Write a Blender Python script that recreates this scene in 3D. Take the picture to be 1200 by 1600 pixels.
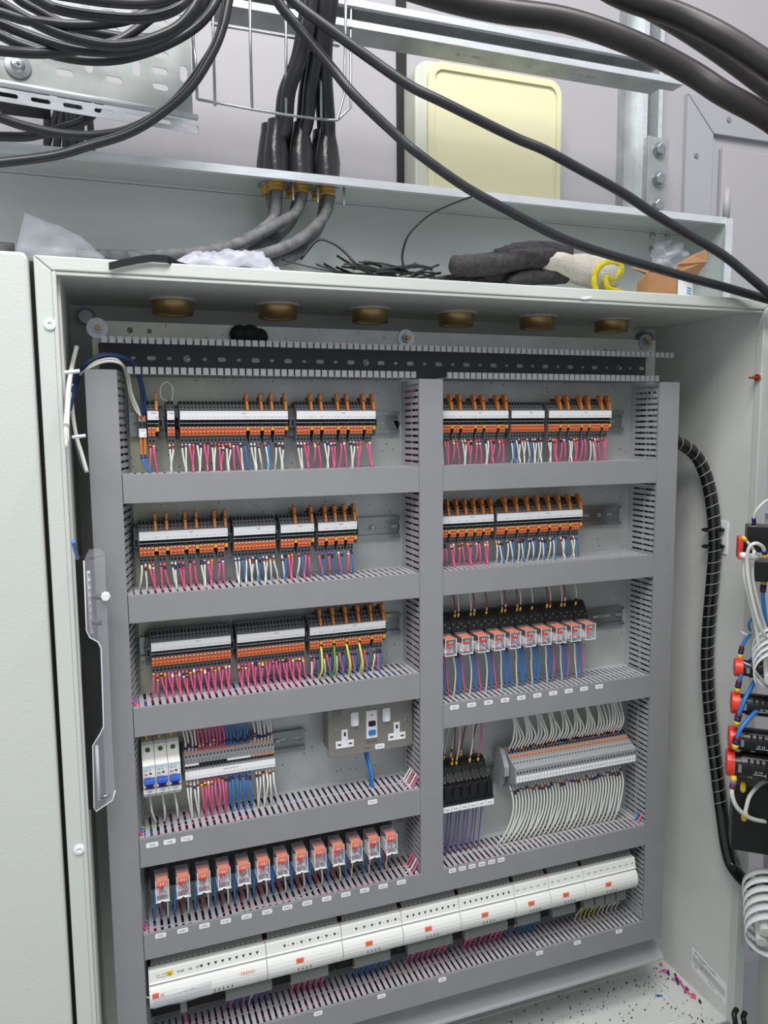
import bpy, math, random
from mathutils import Vector, Matrix, noise
random.seed(7)
R = random.Random(11)
for o in list(bpy.data.objects): bpy.data.objects.remove(o)
SC = bpy.context.scene
COL = SC.collection

# ------------------------------------------------------------------ camera, world, lights, exposure
CP = Vector((-.45298, -1.1, -.07909)); ca, cb, cc = .1104, -.0087, .3443; FPX = 1200.
fw = Vector((math.sin(cc)*math.cos(ca), math.cos(cc)*math.cos(ca), -math.sin(ca)))
rt = fw.cross(Vector((0, 0, 1))).normalized(); up0 = rt.cross(fw)
cr = rt*math.cos(cb) + up0*math.sin(cb); cu = up0*math.cos(cb) - rt*math.sin(cb)
cam = bpy.data.cameras.new('camera'); camo = bpy.data.objects.new('camera', cam); COL.objects.link(camo)
M = Matrix((cr, cu, -fw)).transposed().to_4x4(); M.translation = CP; camo.matrix_world = M
cam.sensor_fit = 'HORIZONTAL'; cam.sensor_width = 36; cam.lens = 36*FPX/1200; cam.clip_start = .01
SC.camera = camo
W = bpy.data.worlds.new('world'); SC.world = W; W.use_nodes = True
W.node_tree.nodes['Background'].inputs[0].default_value = (.92, .96, 1, 1)
W.node_tree.nodes['Background'].inputs[1].default_value = .50
def area(name, loc, target, sx, sy, power, col=(1, 1, 1)):
    l = bpy.data.lights.new(name, 'AREA'); l.shape = 'RECTANGLE'; l.size = sx; l.size_y = sy; l.energy = power; l.color = col
    o = bpy.data.objects.new(name, l); COL.objects.link(o); o.location = loc
    o.rotation_euler = (Vector(target)-Vector(loc)).to_track_quat('-Z', 'Y').to_euler(); return o
area('ceiling_lamp', (-.1, -1.05, 2.0), (0, 0, -.5), 1.6, .5, 46, (1, .98, .96))
area('ceiling_lamp', (-.9, -1.7, 1.75), (.3, 0, -.6), 1.2, .8, 40, (1, .98, .96))
SC.view_settings.view_transform = 'Standard'; SC.view_settings.look = 'None'
SC.view_settings.exposure = 0.08; SC.view_settings.gamma = 1
SC.view_settings.use_curve_mapping = False

def ray(x, y): return fw + cr*((x-600)/FPX) + cu*((800-y)/FPX)
def at(x, y, Y):
    d = ray(x, y); return CP + d*((Y-CP.y)/d.y)

# ------------------------------------------------------------------ materials
def lin(c): return tuple(((v/255)/12.92 if v/255 <= .04045 else ((v/255+.055)/1.055)**2.4) for v in c)
MATS = {}
def mat(name, rgb, rough=.5, metal=0, noise_amt=0, nscale=60, bump=0, bscale=200, alpha=1, stretch=None, spec=None, trans=0, ior=None, coat=0):
    m = bpy.data.materials.new(name); m.use_nodes = True; nt = m.node_tree; b = nt.nodes['Principled BSDF']
    c = lin(rgb); b.inputs['Base Color'].default_value = (*c, 1)
    b.inputs['Roughness'].default_value = rough; b.inputs['Metallic'].default_value = metal
    if alpha < 1: b.inputs['Alpha'].default_value = alpha
    if spec is not None: b.inputs['Specular IOR Level'].default_value = spec
    if coat: b.inputs['Coat Weight'].default_value = coat
    tc = nt.nodes.new('ShaderNodeTexCoord'); mp = nt.nodes.new('ShaderNodeMapping'); nt.links.new(tc.outputs['Object'], mp.inputs[0])
    if stretch: mp.inputs['Scale'].default_value = stretch
    if noise_amt:
        n = nt.nodes.new('ShaderNodeTexNoise'); n.inputs['Scale'].default_value = nscale; n.inputs['Detail'].default_value = 5
        nt.links.new(mp.outputs[0], n.inputs['Vector'])
        r = nt.nodes.new('ShaderNodeValToRGB'); k = noise_amt
        r.color_ramp.elements[0].position = .35; r.color_ramp.elements[1].position = .65
        r.color_ramp.elements[0].color = tuple(v*(1-k) for v in c)+(1,); r.color_ramp.elements[1].color = tuple(min(1, v*(1+k)) for v in c)+(1,)
        nt.links.new(n.outputs['Fac'], r.inputs[0]); nt.links.new(r.outputs[0], b.inputs['Base Color'])
    if bump:
        n2 = nt.nodes.new('ShaderNodeTexNoise'); n2.inputs['Scale'].default_value = bscale; n2.inputs['Detail'].default_value = 3
        nt.links.new(mp.outputs[0], n2.inputs['Vector']); bp = nt.nodes.new('ShaderNodeBump'); bp.inputs['Strength'].default_value = bump
        bp.inputs['Distance'].default_value = .001; nt.links.new(n2.outputs['Fac'], bp.inputs['Height']); nt.links.new(bp.outputs[0], b.inputs['Normal'])
    MATS[name] = m; return m
mat('paint', (202, 207, 202), .5, bump=.25, bscale=350)
mat('paint_inner', (216, 218, 214), .55, noise_amt=.04, nscale=8, bump=.15, bscale=300)
mat('floor_pan', (214, 218, 216), .5, noise_amt=.03, nscale=12)
mat('trunk', (140, 141, 144), .5, noise_amt=.02, nscale=30)
mat('trunk_light', (172, 173, 176), .5)
mat('trunk_dark', (84, 84, 87), .6)
mat('zinc', (164, 169, 168), .42, .45, noise_amt=.14, nscale=22, bump=.1, bscale=90)
mat('zinc_shiny', (218, 224, 228), .35, .55, noise_amt=.06, nscale=30, stretch=(1, 6, 6))
mat('zinc_blue', (200, 207, 205), .38, .45, noise_amt=.07, nscale=5, stretch=(.5, 2, 2))
mat('rail', (150, 158, 156), .22, .8, noise_amt=.08, nscale=20)
mat('wallpanel', (164, 162, 167), .5, noise_amt=.015, nscale=3)
mat('wallframe', (158, 159, 164), .5)
mat('cream', (212, 209, 174), .45, bump=.15, bscale=220)
mat('cream_side', (196, 200, 186), .5)
mat('black', (18, 18, 19), .4)
mat('black_matt', (14, 14, 15), .7)
mat('cable', (42, 42, 46), .36, noise_amt=.15, nscale=50, bump=.3, bscale=60, stretch=(.4, .4, 1))
mat('cable_thick', (42, 39, 40), .4, noise_amt=.18, nscale=16, bump=.3, bscale=30)
mat('cable_dusty', (104, 104, 106), .7, noise_amt=.3, nscale=60, bump=.3, bscale=120)
mat('shrink', (44, 44, 46), .22, bump=1, bscale=45)
mat('spiral', (12, 12, 13), .18, coat=.5)
mat('w', (225, 226, 220), .4); mat('p', (226, 92, 142), .4); mat('b', (50, 122, 196), .4)
mat('u', (112, 90, 168), .45); mat('g', (92, 150, 60), .45); mat('y', (214, 206, 90), .45); mat('dr', (150, 50, 70), .45)
mat('navy', (28, 38, 110), .45); mat('navy_cable', (34, 58, 104), .5); mat('red', (222, 60, 42), .45); mat('orange', (224, 108, 52), .45)
mat('yellow', (236, 198, 40), .45); mat('brown', (96, 34, 34), .5); mat('olive', (70, 78, 40), .5)
mat('white', (236, 238, 240), .45); mat('label', (240, 242, 244), .5); mat('print', (26, 26, 30), .6); mat('print_grey', (130, 134, 140), .6)
mat('term', (108, 110, 113), .5); mat('term_light', (150, 153, 156), .5); mat('lever', (226, 116, 62), .45); mat('lever_dark', (120, 44, 26), .5)
mat('plug', (216, 128, 54), .45); mat('amber', (226, 160, 60), .45)
mat('fuse', (150, 154, 156), .5); mat('salmon', (198, 140, 108), .5)
mat('brass', (205, 160, 84), .35, .6); mat('brass_dark', (178, 150, 100), .36, .65); mat('brass_lit', (236, 204, 140), .6, .2); mat('copper', (190, 100, 70), .3, .8)
mat('steel', (168, 173, 177), .3, .85, noise_amt=.06, nscale=60)
mat('mcb', (226, 226, 220), .42); mat('blue_switch', (36, 86, 190), .35); mat('cyan', (70, 150, 190), .5); mat('lightblue', (205, 226, 234), .5)
mat('socket_plate', (136, 134, 128), .38, .25); mat('ctrl', (226, 228, 224), .4); mat('ctrl_grey', (196, 198, 196), .5); mat('maroon', (74, 22, 20), .5)
mat('conn', (128, 132, 128), .5); mat('trendred', (234, 122, 84), .5)
mat('clear', (225, 228, 235), .12, alpha=.16); mat('polycarb', (190, 190, 200), .12, alpha=.20); mat('cleartie', (210, 214, 225), .3, alpha=.7)
mat('bag', (215, 218, 232), .25, alpha=.42, bump=.8, bscale=14); mat('bag_clear', (205, 210, 220), .2, alpha=.28, bump=.5, bscale=20)
mat('glove_black', (58, 56, 58), .85, noise_amt=.3, nscale=120, bump=1, bscale=500)
mat('glove_knit', (216, 211, 200), .9, noise_amt=.18, nscale=300, bump=1, bscale=600, stretch=(1, 1, 2.5))
mat('glove_hem', (222, 208, 40), .85, noise_amt=.15, nscale=300, bump=1, bscale=600)
mat('card', (160, 118, 80), .75, noise_amt=.06, nscale=40); mat('card_dark', (140, 94, 58), .8)
mat('tape', (30, 30, 34), .12, coat=.5); mat('redcap', (226, 62, 46), .35); mat('black_gloss', (22, 22, 24), .3)
mat('pink_bit', (232, 110, 150), .5)
# galvanised mounting plate: faint yellow-green tint in large soft patches, stronger to the left, dark pin-head specks
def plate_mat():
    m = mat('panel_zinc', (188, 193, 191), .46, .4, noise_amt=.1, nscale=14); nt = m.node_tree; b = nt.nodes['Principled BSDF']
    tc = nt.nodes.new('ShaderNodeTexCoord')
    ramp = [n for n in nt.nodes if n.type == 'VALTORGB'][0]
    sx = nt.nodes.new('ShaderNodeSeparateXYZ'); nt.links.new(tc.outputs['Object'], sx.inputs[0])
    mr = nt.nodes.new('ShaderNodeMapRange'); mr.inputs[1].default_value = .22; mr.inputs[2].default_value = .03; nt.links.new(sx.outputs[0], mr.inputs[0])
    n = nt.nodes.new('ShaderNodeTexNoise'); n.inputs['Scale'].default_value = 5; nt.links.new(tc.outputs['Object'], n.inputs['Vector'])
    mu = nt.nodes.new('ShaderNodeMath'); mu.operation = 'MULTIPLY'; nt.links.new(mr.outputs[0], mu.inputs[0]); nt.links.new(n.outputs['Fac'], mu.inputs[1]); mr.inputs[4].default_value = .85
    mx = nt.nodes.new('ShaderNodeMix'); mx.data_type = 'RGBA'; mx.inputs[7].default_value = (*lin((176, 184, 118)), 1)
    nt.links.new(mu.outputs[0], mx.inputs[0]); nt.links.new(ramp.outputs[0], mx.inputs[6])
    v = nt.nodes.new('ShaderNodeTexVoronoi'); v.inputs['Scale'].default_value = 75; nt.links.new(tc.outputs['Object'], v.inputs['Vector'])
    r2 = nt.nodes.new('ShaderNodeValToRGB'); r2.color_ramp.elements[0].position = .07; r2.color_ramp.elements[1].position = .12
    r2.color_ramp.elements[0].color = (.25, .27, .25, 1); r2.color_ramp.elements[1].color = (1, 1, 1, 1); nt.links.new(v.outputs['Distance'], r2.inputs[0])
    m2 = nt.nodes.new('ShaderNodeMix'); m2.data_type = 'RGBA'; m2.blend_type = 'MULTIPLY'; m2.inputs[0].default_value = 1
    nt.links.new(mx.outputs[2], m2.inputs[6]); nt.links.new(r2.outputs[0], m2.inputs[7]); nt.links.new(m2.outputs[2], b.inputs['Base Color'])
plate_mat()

# ------------------------------------------------------------------ mesh helpers
class MB:
    def __init__(s): s.v = []; s.f = []; s.m = []; s.mats = []; s.sm = []
    def mi(s, m):
        if m not in s.mats: s.mats.append(m)
        return s.mats.index(m)
    def add(s, vs, fs, m, smooth=False):
        o = len(s.v); k = s.mi(m); s.v += [tuple(v) for v in vs]
        for f in fs: s.f.append([i+o for i in f]); s.m.append(k); s.sm.append(smooth)
        return s
    def box(s, x0, x1, y0, y1, z0, z1, m):
        return s.add([(x0, y0, z0), (x1, y0, z0), (x1, y1, z0), (x0, y1, z0), (x0, y0, z1), (x1, y0, z1), (x1, y1, z1), (x0, y1, z1)],
                     [(3, 2, 1, 0), (4, 5, 6, 7), (0, 1, 5, 4), (1, 2, 6, 5), (2, 3, 7, 6), (3, 0, 4, 7)], m)
    def prism(s, poly, m, fn, a, b):   # poly of 2d points, fn(u, v, t) -> xyz
        n = len(poly); vs = [fn(u, v, a) for u, v in poly]+[fn(u, v, b) for u, v in poly]
        return s.add(vs, [list(range(n))[::-1], list(range(n, 2*n))]+[(i, (i+1) % n, n+(i+1) % n, n+i) for i in range(n)], m)
    def profx(s, poly, m, x0, x1):     # poly of (out, z), extruded along x; out is towards -Y
        return s.prism(poly, m, lambda o, z, x: (x, -o, z), x0, x1)
    def tube(s, pts, r, m, n=6, caps=True, smooth=True):
        pts = [Vector(p) for p in pts]; N = len(pts); rs = r if isinstance(r, (list, tuple)) else [r]*N
        t0 = (pts[1]-pts[0]).normalized(); a = Vector((0, 0, 1)) if abs(t0.z) < .9 else Vector((1, 0, 0))
        nrm = t0.cross(a).normalized(); vs = []
        for i in range(N):
            t = (pts[min(i+1, N-1)]-pts[max(i-1, 0)])
            t = t.normalized() if t.length > 1e-9 else t0
            nrm = nrm - t*nrm.dot(t); nrm = nrm.normalized() if nrm.length > 1e-6 else t.orthogonal().normalized()
            bn = t.cross(nrm)
            for k in range(n):
                an = 2*math.pi*k/n; vs.append(pts[i]+(nrm*math.cos(an)+bn*math.sin(an))*rs[i])
        fs = [(i*n+k, i*n+(k+1) % n, (i+1)*n+(k+1) % n, (i+1)*n+k) for i in range(N-1) for k in range(n)]
        s.add(vs, fs, m, smooth)
        if caps:
            o = len(s.v)-len(vs); k = s.mi(m)
            s.f.append([o+i for i in range(n)][::-1]); s.m.append(k); s.sm.append(False)
            s.f.append([o+(N-1)*n+i for i in range(n)]); s.m.append(k); s.sm.append(False)
        return s
    def lathe(s, c, axis, prof, m, n=20, smooth=False):   # prof [(dist along axis, radius)]
        c = Vector(c); axis = Vector(axis).normalized(); u = axis.orthogonal().normalized(); w = axis.cross(u); vs = []
        for d, r in prof:
            for k in range(n):
                an = 2*math.pi*k/n; vs.append(c+axis*d+(u*math.cos(an)+w*math.sin(an))*r)
        N = len(prof)
        fs = [(i*n+k, i*n+(k+1) % n, (i+1)*n+(k+1) % n, (i+1)*n+k) for i in range(N-1) for k in range(n)]
        fs += [list(range(n))[::-1], list(range((N-1)*n, N*n))]
        return s.add(vs, fs, m, smooth)
    def text(s, txt, org, h, m, right=(1, 0, 0), up=(0, 0, 1), center=True):
        vs, fs, wd = glyphs(txt); r = Vector(right).normalized(); u = Vector(up).normalized(); o = Vector(org); k = h/.7
        off = wd/2 if center else 0
        return s.add([o+r*((x-off)*k)+u*((y-.35)*k) for x, y in vs], fs, m)
    def build(s, name, parent=None, smooth=None, bevel=0, base=None):
        me = bpy.data.meshes.new(name); b = Vector((0, 0, 0))
        if base is not None: b = Vector(base)
        elif parent is not None: b = wloc(parent)
        me.from_pydata([(v[0]-b.x, v[1]-b.y, v[2]-b.z) for v in s.v], [], s.f)
        for m in s.mats: me.materials.append(MATS[m])
        me.polygons.foreach_set('material_index', s.m)
        me.polygons.foreach_set('use_smooth', [bool(x) for x in s.sm] if smooth is None else [smooth]*len(s.f))
        me.update(); o = bpy.data.objects.new(name, me); COL.objects.link(o)
        if parent is not None: o.parent = parent
        elif base is not None: o.location = b
        if bevel:
            bm = o.modifiers.new('bevel', 'BEVEL'); bm.width = bevel; bm.segments = 2; bm.limit_method = 'ANGLE'
        return o
def wloc(o):
    l = Vector((0, 0, 0))
    while o is not None: l += Vector(o.location); o = o.parent
    return l
GL = {}
def glyphs(t):
    if t in GL: return GL[t]
    cu_ = bpy.data.curves.new('t', 'FONT'); cu_.body = t; cu_.size = 1; cu_.resolution_u = 1
    o = bpy.data.objects.new('t', cu_); COL.objects.link(o); me = bpy.data.meshes.new_from_object(o)
    vs = [(v.co.x, v.co.y) for v in me.vertices]; fs = [list(p.vertices) for p in me.polygons]
    bpy.data.objects.remove(o); bpy.data.curves.remove(cu_); bpy.data.meshes.remove(me)
    x0 = min([v[0] for v in vs] or [0]); x1 = max([v[0] for v in vs] or [0]); GL[t] = ([(x-x0, y) for x, y in vs], fs, x1-x0); return GL[t]
def plate(outline, holes, th):   # 2d plate with real holes -> (verts, faces), lying in xy, thickness +-th/2 in z
    c = bpy.data.curves.new('pl', 'CURVE'); c.dimensions = '2D'; c.fill_mode = 'BOTH'; c.extrude = th/2
    for pl in [outline]+holes:
        sp = c.splines.new('POLY'); sp.points.add(len(pl)-1); sp.use_cyclic_u = True
        for i, (x, y) in enumerate(pl): sp.points[i].co = (x, y, 0, 1)
    o = bpy.data.objects.new('pl', c); COL.objects.link(o); me = bpy.data.meshes.new_from_object(o)
    vs = [tuple(v.co) for v in me.vertices]; fs = [list(p.vertices) for p in me.polygons]
    bpy.data.objects.remove(o); bpy.data.curves.remove(c); bpy.data.meshes.remove(me); return vs, fs
def slot(cx, cy, w, h, n=4):     # stadium
    r = min(w, h)/2; pts = []
    if w >= h:
        for k in range(n+1): a = -math.pi/2+math.pi*k/n; pts.append((cx+w/2-r+r*math.cos(a), cy+r*math.sin(a)))
        for k in range(n+1): a = math.pi/2+math.pi*k/n; pts.append((cx-w/2+r+r*math.cos(a), cy+r*math.sin(a)))
    else:
        for k in range(n+1): a = math.pi*k/n; pts.append((cx+r*math.cos(a), cy+h/2-r+r*math.sin(a)))
        for k in range(n+1): a = math.pi+math.pi*k/n; pts.append((cx+r*math.cos(a), cy-h/2+r+r*math.sin(a)))
    return pts
def rrect(x0, x1, y0, y1, r, n=4):
    pts = []
    for cx, cy, a0 in ((x1-r, y1-r, 0), (x0+r, y1-r, 90), (x0+r, y0+r, 180), (x1-r, y0+r, 270)):
        for k in range(n+1):
            a = math.radians(a0+90*k/n); pts.append((cx+r*math.cos(a), cy+r*math.sin(a)))
    return pts
def tag(o, label, cat, group=None, kind=None):
    if label: o['label'] = label
    if cat: o['category'] = cat
    if group: o['group'] = group
    if kind: o['kind'] = kind
    return o
def thing(name, loc, label, cat, group=None):
    o = bpy.data.objects.new(name, None); o.empty_display_size = .01; COL.objects.link(o); o.location = loc
    return tag(o, label, cat, group)
ONES = 'zeroth first second third fourth fifth sixth seventh eighth ninth tenth eleventh twelfth thirteenth fourteenth fifteenth sixteenth seventeenth eighteenth nineteenth'.split()
def nth(n):
    if n < 20: return ONES[n]
    t = {2: 'twent', 3: 'thirt', 4: 'fort'}[n//10]; return t+'ieth' if n % 10 == 0 else t+'y-'+ONES[n % 10]
def struct(o): o['kind'] = 'structure'; return o
def spline(pts, per=6):
    P = [Vector(p) for p in pts]; P = [P[0]*2-P[1]]+P+[P[-1]*2-P[-2]]; out = []
    for i in range(1, len(P)-2):
        a, b, c, d = P[i-1:i+3]
        for k in range(per):
            t = k/per; out.append(.5*((2*b)+(c-a)*t+(2*a-5*b+4*c-d)*t*t+(3*b-a-3*c+d)*t**3))
    out.append(P[-2]); return out

# ------------------------------------------------------------------ key dimensions (metres)
YP, YB = .077, .21
XL, XR, ZC, ZF = -.4985, .6061, .1131, -1.205
YF = -.055
L0, L1, C0, C1, R0, R1 = -.4766, -.4352, 0., .0407, .4484, .4913

# ------------------------------------------------------------------ setting
mb = MB(); mb.box(-1.6, 1.9, .362, .41, -1.5, 1.6, 'wallpanel'); w_ = struct(mb.build('wall_back'))
mb = MB(); mb.box(.104, .1235, .357, .362, -.2, 1.5, 'black_matt'); struct(mb.build('wall_gap_1'))  # black strip standing in for the dark gap between wall panels
mb = MB(); mb.box(-1.6, 1.9, -2.6, .41, -1.53, -1.5, 'trunk'); struct(mb.build('floor'))
# access hatch in the wall at the right
h = thing('access_hatch', (.79, .362, .3), 'pale grey framed access hatch in the wall at the right', 'hatch')
ax0, ax1, ay0 = .788, 1.35, .6441
def P3(poly, m, y0, y1): return MB().prism(poly, m, lambda u, v, t: (u, t, v), y0, y1)
P3([(ax0, -.3), (.862, -.3), (.862, .5686), (ax0, .645)], 'wallframe', .350, .362).build('frame_side', h, bevel=.0008)
P3([(ax0+.001, .6465), (.8635, .5702), (1.35, .5702), (1.35, .6465)], 'wallframe', .350, .362).build('frame_top', h, bevel=.0008)
P3([(.864, -.3), (.884, -.3), (.884, .545), (.864, .567)], 'wallframe', .356, .362).build('rebate', h)
P3([(.887, -.3), (1.35, -.3), (1.35, .542), (.887, .542)], 'wallpanel', .346, .3605).build('door_leaf', h, bevel=.002)
for z0, z1 in ((.385, .452), (.315, .381)):
    MB().lathe((.900, .344, z0), (0, 0, 1), [(0, .008), (z1-z0, .008)], 'wallpanel', 12, True).build('hinge', h)
for x, y in ((1088, 243), (1139, 187)):
    p = at(x, y, .349); MB().lathe(p, (0, -1, 0), [(0, .006), (.002, .005), (.0021, .002)], 'steel', 12).build('screw', h)
# cream cover on the wall
c = thing('wall_cover', (.27, .362, .2), 'cream plastic cover with rounded corners mounted on the back wall', 'cover')
o = MB().prism(rrect(.118, .432, .30, .602, .03, 6), 'cream_side', lambda u, v, t: (u, t, v), .30, .362).build('body', c, bevel=.004)
vs, fs = plate(rrect(.142, .430, .31, .600, .028, 6), [rrect(.156, .420, .32, .587, .018, 6)], .008)
MB().add([(x, .298-z, y) for x, y, z in vs], fs, 'cream').build('rim', c, bevel=.002)
MB().prism(rrect(.154, .422, .318, .589, .018, 6), 'cream', lambda u, v, t: (u, t, v), .2985, .3005).build('face', c)

# ------------------------------------------------------------------ enclosure
E = thing('enclosure', (.05, .05, ZF), 'large pale grey steel electrical enclosure with its front open', 'enclosure')
T = .004
def bx(name, x0, x1, y0, y1, z0, z1, m, par=E, bevel=0): return MB().box(x0, x1, y0, y1, z0, z1, m).build(name, par, bevel=bevel)
bx('back_wall', XL, XR, YB, YB+T, ZF, ZC, 'paint_inner')
bx('right_wall', XR, XR+T, YF+.003, YB+T, ZF, ZC, 'paint_inner')
bx('left_wall', XL-T, XL, YF+.003, YB+T, ZF, ZC, 'paint_inner')
bx('roof', XL-T, XR+T, YF+.003, YB+T, ZC, ZC+.012, 'paint_inner')
bx('floor_pan', XL-T, XR+T, YF+.003, YB+T, ZF-T, ZF, 'floor_pan')
YG = YF-.012
# flange: a box-section frame round the opening
fx0, fx1, fz1 = -.526, .628, .1295
for nm, poly in (('flange_top', [(fx0, fz1), (-.5065, .1125), (XR-.001, .1125), (fx1, fz1)]),
                 ('flange_left', [(fx0, fz1-.0006), (fx0, ZF-.02), (-.5065, ZF), (-.5065, .1120)]),
                 ('flange_right', [(fx1, fz1-.0006), (XR-.001, .1120), (XR-.001, ZF), (fx1, ZF-.02)])):
    P3(poly, 'paint', YG, YF+.004).build(nm, E, bevel=.0018)
bx('inner_lip_top', -.506, XR-.002, YG+.002, YG+.012, .1075, .1122, 'paint', bevel=.001)
bx('inner_lip_left', -.5068, -.5015, YG-.001, YF+.014, ZF, .1115, 'paint', bevel=.0015)
bx('top_skin', fx0+.002, fx1-.002, YF+.004, YB+T, .1235, .1290, 'paint')
for (x, y) in ((78, 507), (124, 1327)):
    p = at(x, y, YG); MB().lathe((p.x, YG, p.z), (0, -1, 0), [(-.002, .0072), (.002, .0066), (.0028, .003), (.001, .0026)], 'white', 18).build('hole_bush', E)
# raised pressings in the floor pan
vs, fs = plate(rrect(-.30, .555, -.02, .125, .03, 5), [rrect(-.288, .543, -.008, .113, .024, 5)], .0025)
MB().add([(x, y, ZF+.0012+z) for x, y, z in vs], fs, 'floor_pan').build('pressing', E, bevel=.001)
# neighbouring enclosure door on the left
N = thing('neighbour_door', (-.78, YF, -1.2), 'pale grey painted door of the cabinet left of the open enclosure', 'door')
MB().prism(rrect(-1.15, -.5315, -1.215, .1315, .008, 3), 'paint', lambda u, v, t: (u, t, v), YG-.004, YF+.010).build('door_leaf', N, bevel=.004)
bx('gap_strip', -.5325, -.5275, YF+.004, YF+.012, -1.2, .125, 'black_matt', N)  # black strip along the gap beside the open enclosure
bx('cabinet_side', -1.15, -.5335, YF+.013, YB, -1.205, .118, 'paint', N)
# mounting plate and its brackets
PN = thing('mounting_plate', (-.4629, YP, ZF), 'galvanised steel mounting plate behind the wiring trunks', 'panel')
vs, fs = plate([(-.4660, -1.062), (.4995, -1.062), (.4995, .0735), (-.4660, .0735)],
               [slot(-.4145, .0615, .0085, .0085, 5), slot(-.388, .061, .007, .007, 5), slot(.3905, .052, .008, .008, 5), slot(.410, .052, .008, .008, 5)], .002)
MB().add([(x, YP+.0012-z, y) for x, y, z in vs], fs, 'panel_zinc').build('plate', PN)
MB().profx([(-YP-.001, -1.060), (-YP+.002, -1.066), (-.024, -1.101), (-.020, -1.104), (-.020, -1.108), (-.026, -1.106), (-YP-.003, -1.068)], 'trunk_light', -.466, .516).build('bottom_return', PN)
for (x, y) in ((152, 513), (1008, 535), (634, 529)):
    p = at(x, y, YP); q = thing('stud_nut', (p.x, YP, p.z), {152: 'washer and nut fixing the upper left corner of the mounting plate', 1008: 'dark washer and nut at the upper right corner of the mounting plate', 634: 'washer and nut at the middle of the mounting plate top edge'}[x], 'nut')
    MB().lathe(p, (0, -1, 0), [(0, .0145), (.002, .0145)], 'steel', 24).build('washer', q)
    MB().lathe(p, (0, -1, 0), [(.002, .0075), (.008, .0072)], 'steel', 6).build('nut', q)
    MB().lathe(p, (0, -1, 0), [(.008, .0045), (.014, .004)], 'brass_dark', 10).build('stud', q)
for (x, y) in ((134, 495), (1012, 529)):
    p = at(x, y, YB-.02); q = thing('corner_bolt', (p.x, YB, p.z), 'round-headed bolt in the ' + ('upper left' if x < 500 else 'upper right') + ' back corner of the enclosure', 'bolt')
    MB().lathe((p.x, YB, p.z), (0, -1, 0), [(0, .016), (.004, .016)], 'zinc', 20).lathe((p.x, YB-.004, p.z), (0, -1, 0), [(0, .0125), (.010, .0125)], 'zinc', 20).build('collar', q)
    MB().lathe((p.x, YB-.014, p.z), (0, -1, 0), [(0, .0115), (.010, .0115), (.0112, .010)], 'steel', 20).build('head', q)
# brass gland sleeves hanging through the roof
gl = [(270, 481), (434, 487), (578, 493), (713, 499), (839, 505), (955, 511)]
ords = ['leftmost', 'second from the left', 'third from the left', 'fourth from the left', 'fifth from the left', 'rightmost']
for i, (x, y) in enumerate(gl):
    p = at(x, y, .118); X = p.x
    q = thing('cable_gland', (X, .118, ZC), f'brass gland sleeve under the enclosure roof, {ords[i]} of six', 'gland', 'brass glands under the roof')
    MB().lathe((X, .118, ZC), (0, 0, -1), [(0, .0345), (.003, .0345)], 'ctrl_grey', 28).build('washer', q)
    n = 28; vs = []; 
    for z, r in ((ZC-.003, .0300), (ZC-.0215, .0300), (ZC-.0215, .0265), (ZC-.003, .0265)):
        vs += [(X+r*math.cos(2*math.pi*k/n), .118+r*math.sin(2*math.pi*k/n), z) for k in range(n)]
    fs = [(i_*n+k, i_*n+(k+1) % n, (i_+1)*n+(k+1) % n, (i_+1)*n+k) for i_ in range(3) for k in range(n)]
    MB().add(vs, fs, 'brass_dark', True).build('sleeve', q)
    MB().lathe((X, .118, ZC-.003), (0, 0, -1), [(0, .0262), (.0182, .0262), (.0184, .020), (.0165, .019)], 'brass_lit', 24).build('core', q)  # pale core colour stands in for light inside the gland

# ------------------------------------------------------------------ wiring trunks
def comb(n, pitch, depth, lead, th, fn, m='trunk_light', start=.012, fingw=.0062):
    """one connected comb outline: back strip with n fingers"""
    L = n*pitch+lead*2; pts = [(0, 0), (0, start)]; g = (pitch-fingw)/2
    pts = [(0, 0), (0, depth)] if lead > .004 else [(0, 0), (0, start)]
    if lead > .004: pts.append((lead, depth)); pts.append((lead, start))
    mid = start+(depth-start)*.5; bw = .0011
    for i in range(n):
        a = lead+i*pitch+g; b = a+fingw
        pts += [(a, start), (a, mid-.003), (a-bw, mid-.001), (a-bw, mid+.001), (a, mid+.003), (a, depth-.001), (a+.0008, depth),
                (b-.0008, depth), (b, depth-.001), (b, mid+.003), (b+bw, mid+.001), (b+bw, mid-.001), (b, mid-.003), (b, start)]
    if lead > .004: pts += [(L-lead, start), (L-lead, depth), (L, depth)]
    pts += [(L, 0)]
    if lead <= .004: pts.insert(-1, (L, start))
    clean = [pts[0]]
    for p in pts[1:]:
        if (p[0]-clean[-1][0])**2+(p[1]-clean[-1][1])**2 > 1e-12: clean.append(p)
    return MB().prism(clean, m, fn, 0, th), L
def trunk_h(x0, x1, zt, zb, label, slots=True, cover=True, under=True, xc0=None, xc1=None):
    q = thing('cable_trunking', (x0, YP, zb), label, 'trunking')
    MB().box(x0, x1, YP-.002, YP, zb+.002, zt-.002, 'trunk').build('base', q)
    n = int((x1-x0-.006)/.01); lead = (x1-x0-n*.01)/2
    comb(n, .01, YP-.0035, lead, .0012, lambda u, v, t: (x0+u, YP-v, zt-.0008-t))[0].build('slotted_wall', q)
    comb(n, .01, YP-.0035, lead, .0012, lambda u, v, t: (x0+u, YP-v, zb+.0008+t))[0].build('slotted_wall', q)
    a, b = (xc0 or x0), (xc1 or x1)
    if cover: MB().profx([(0, zb), (0, zt), (-.005, zt), (-.005, zt-.0012), (-.0015, zt-.0012), (-.0015, zb+.0012), (-.005, zb+.0012), (-.005, zb)], 'trunk', a, b).build('cover', q, bevel=.0004)
    return q
SH = {}
def sh(k, *a, **kw): SH[k] = trunk_h(*a, **kw)
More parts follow.
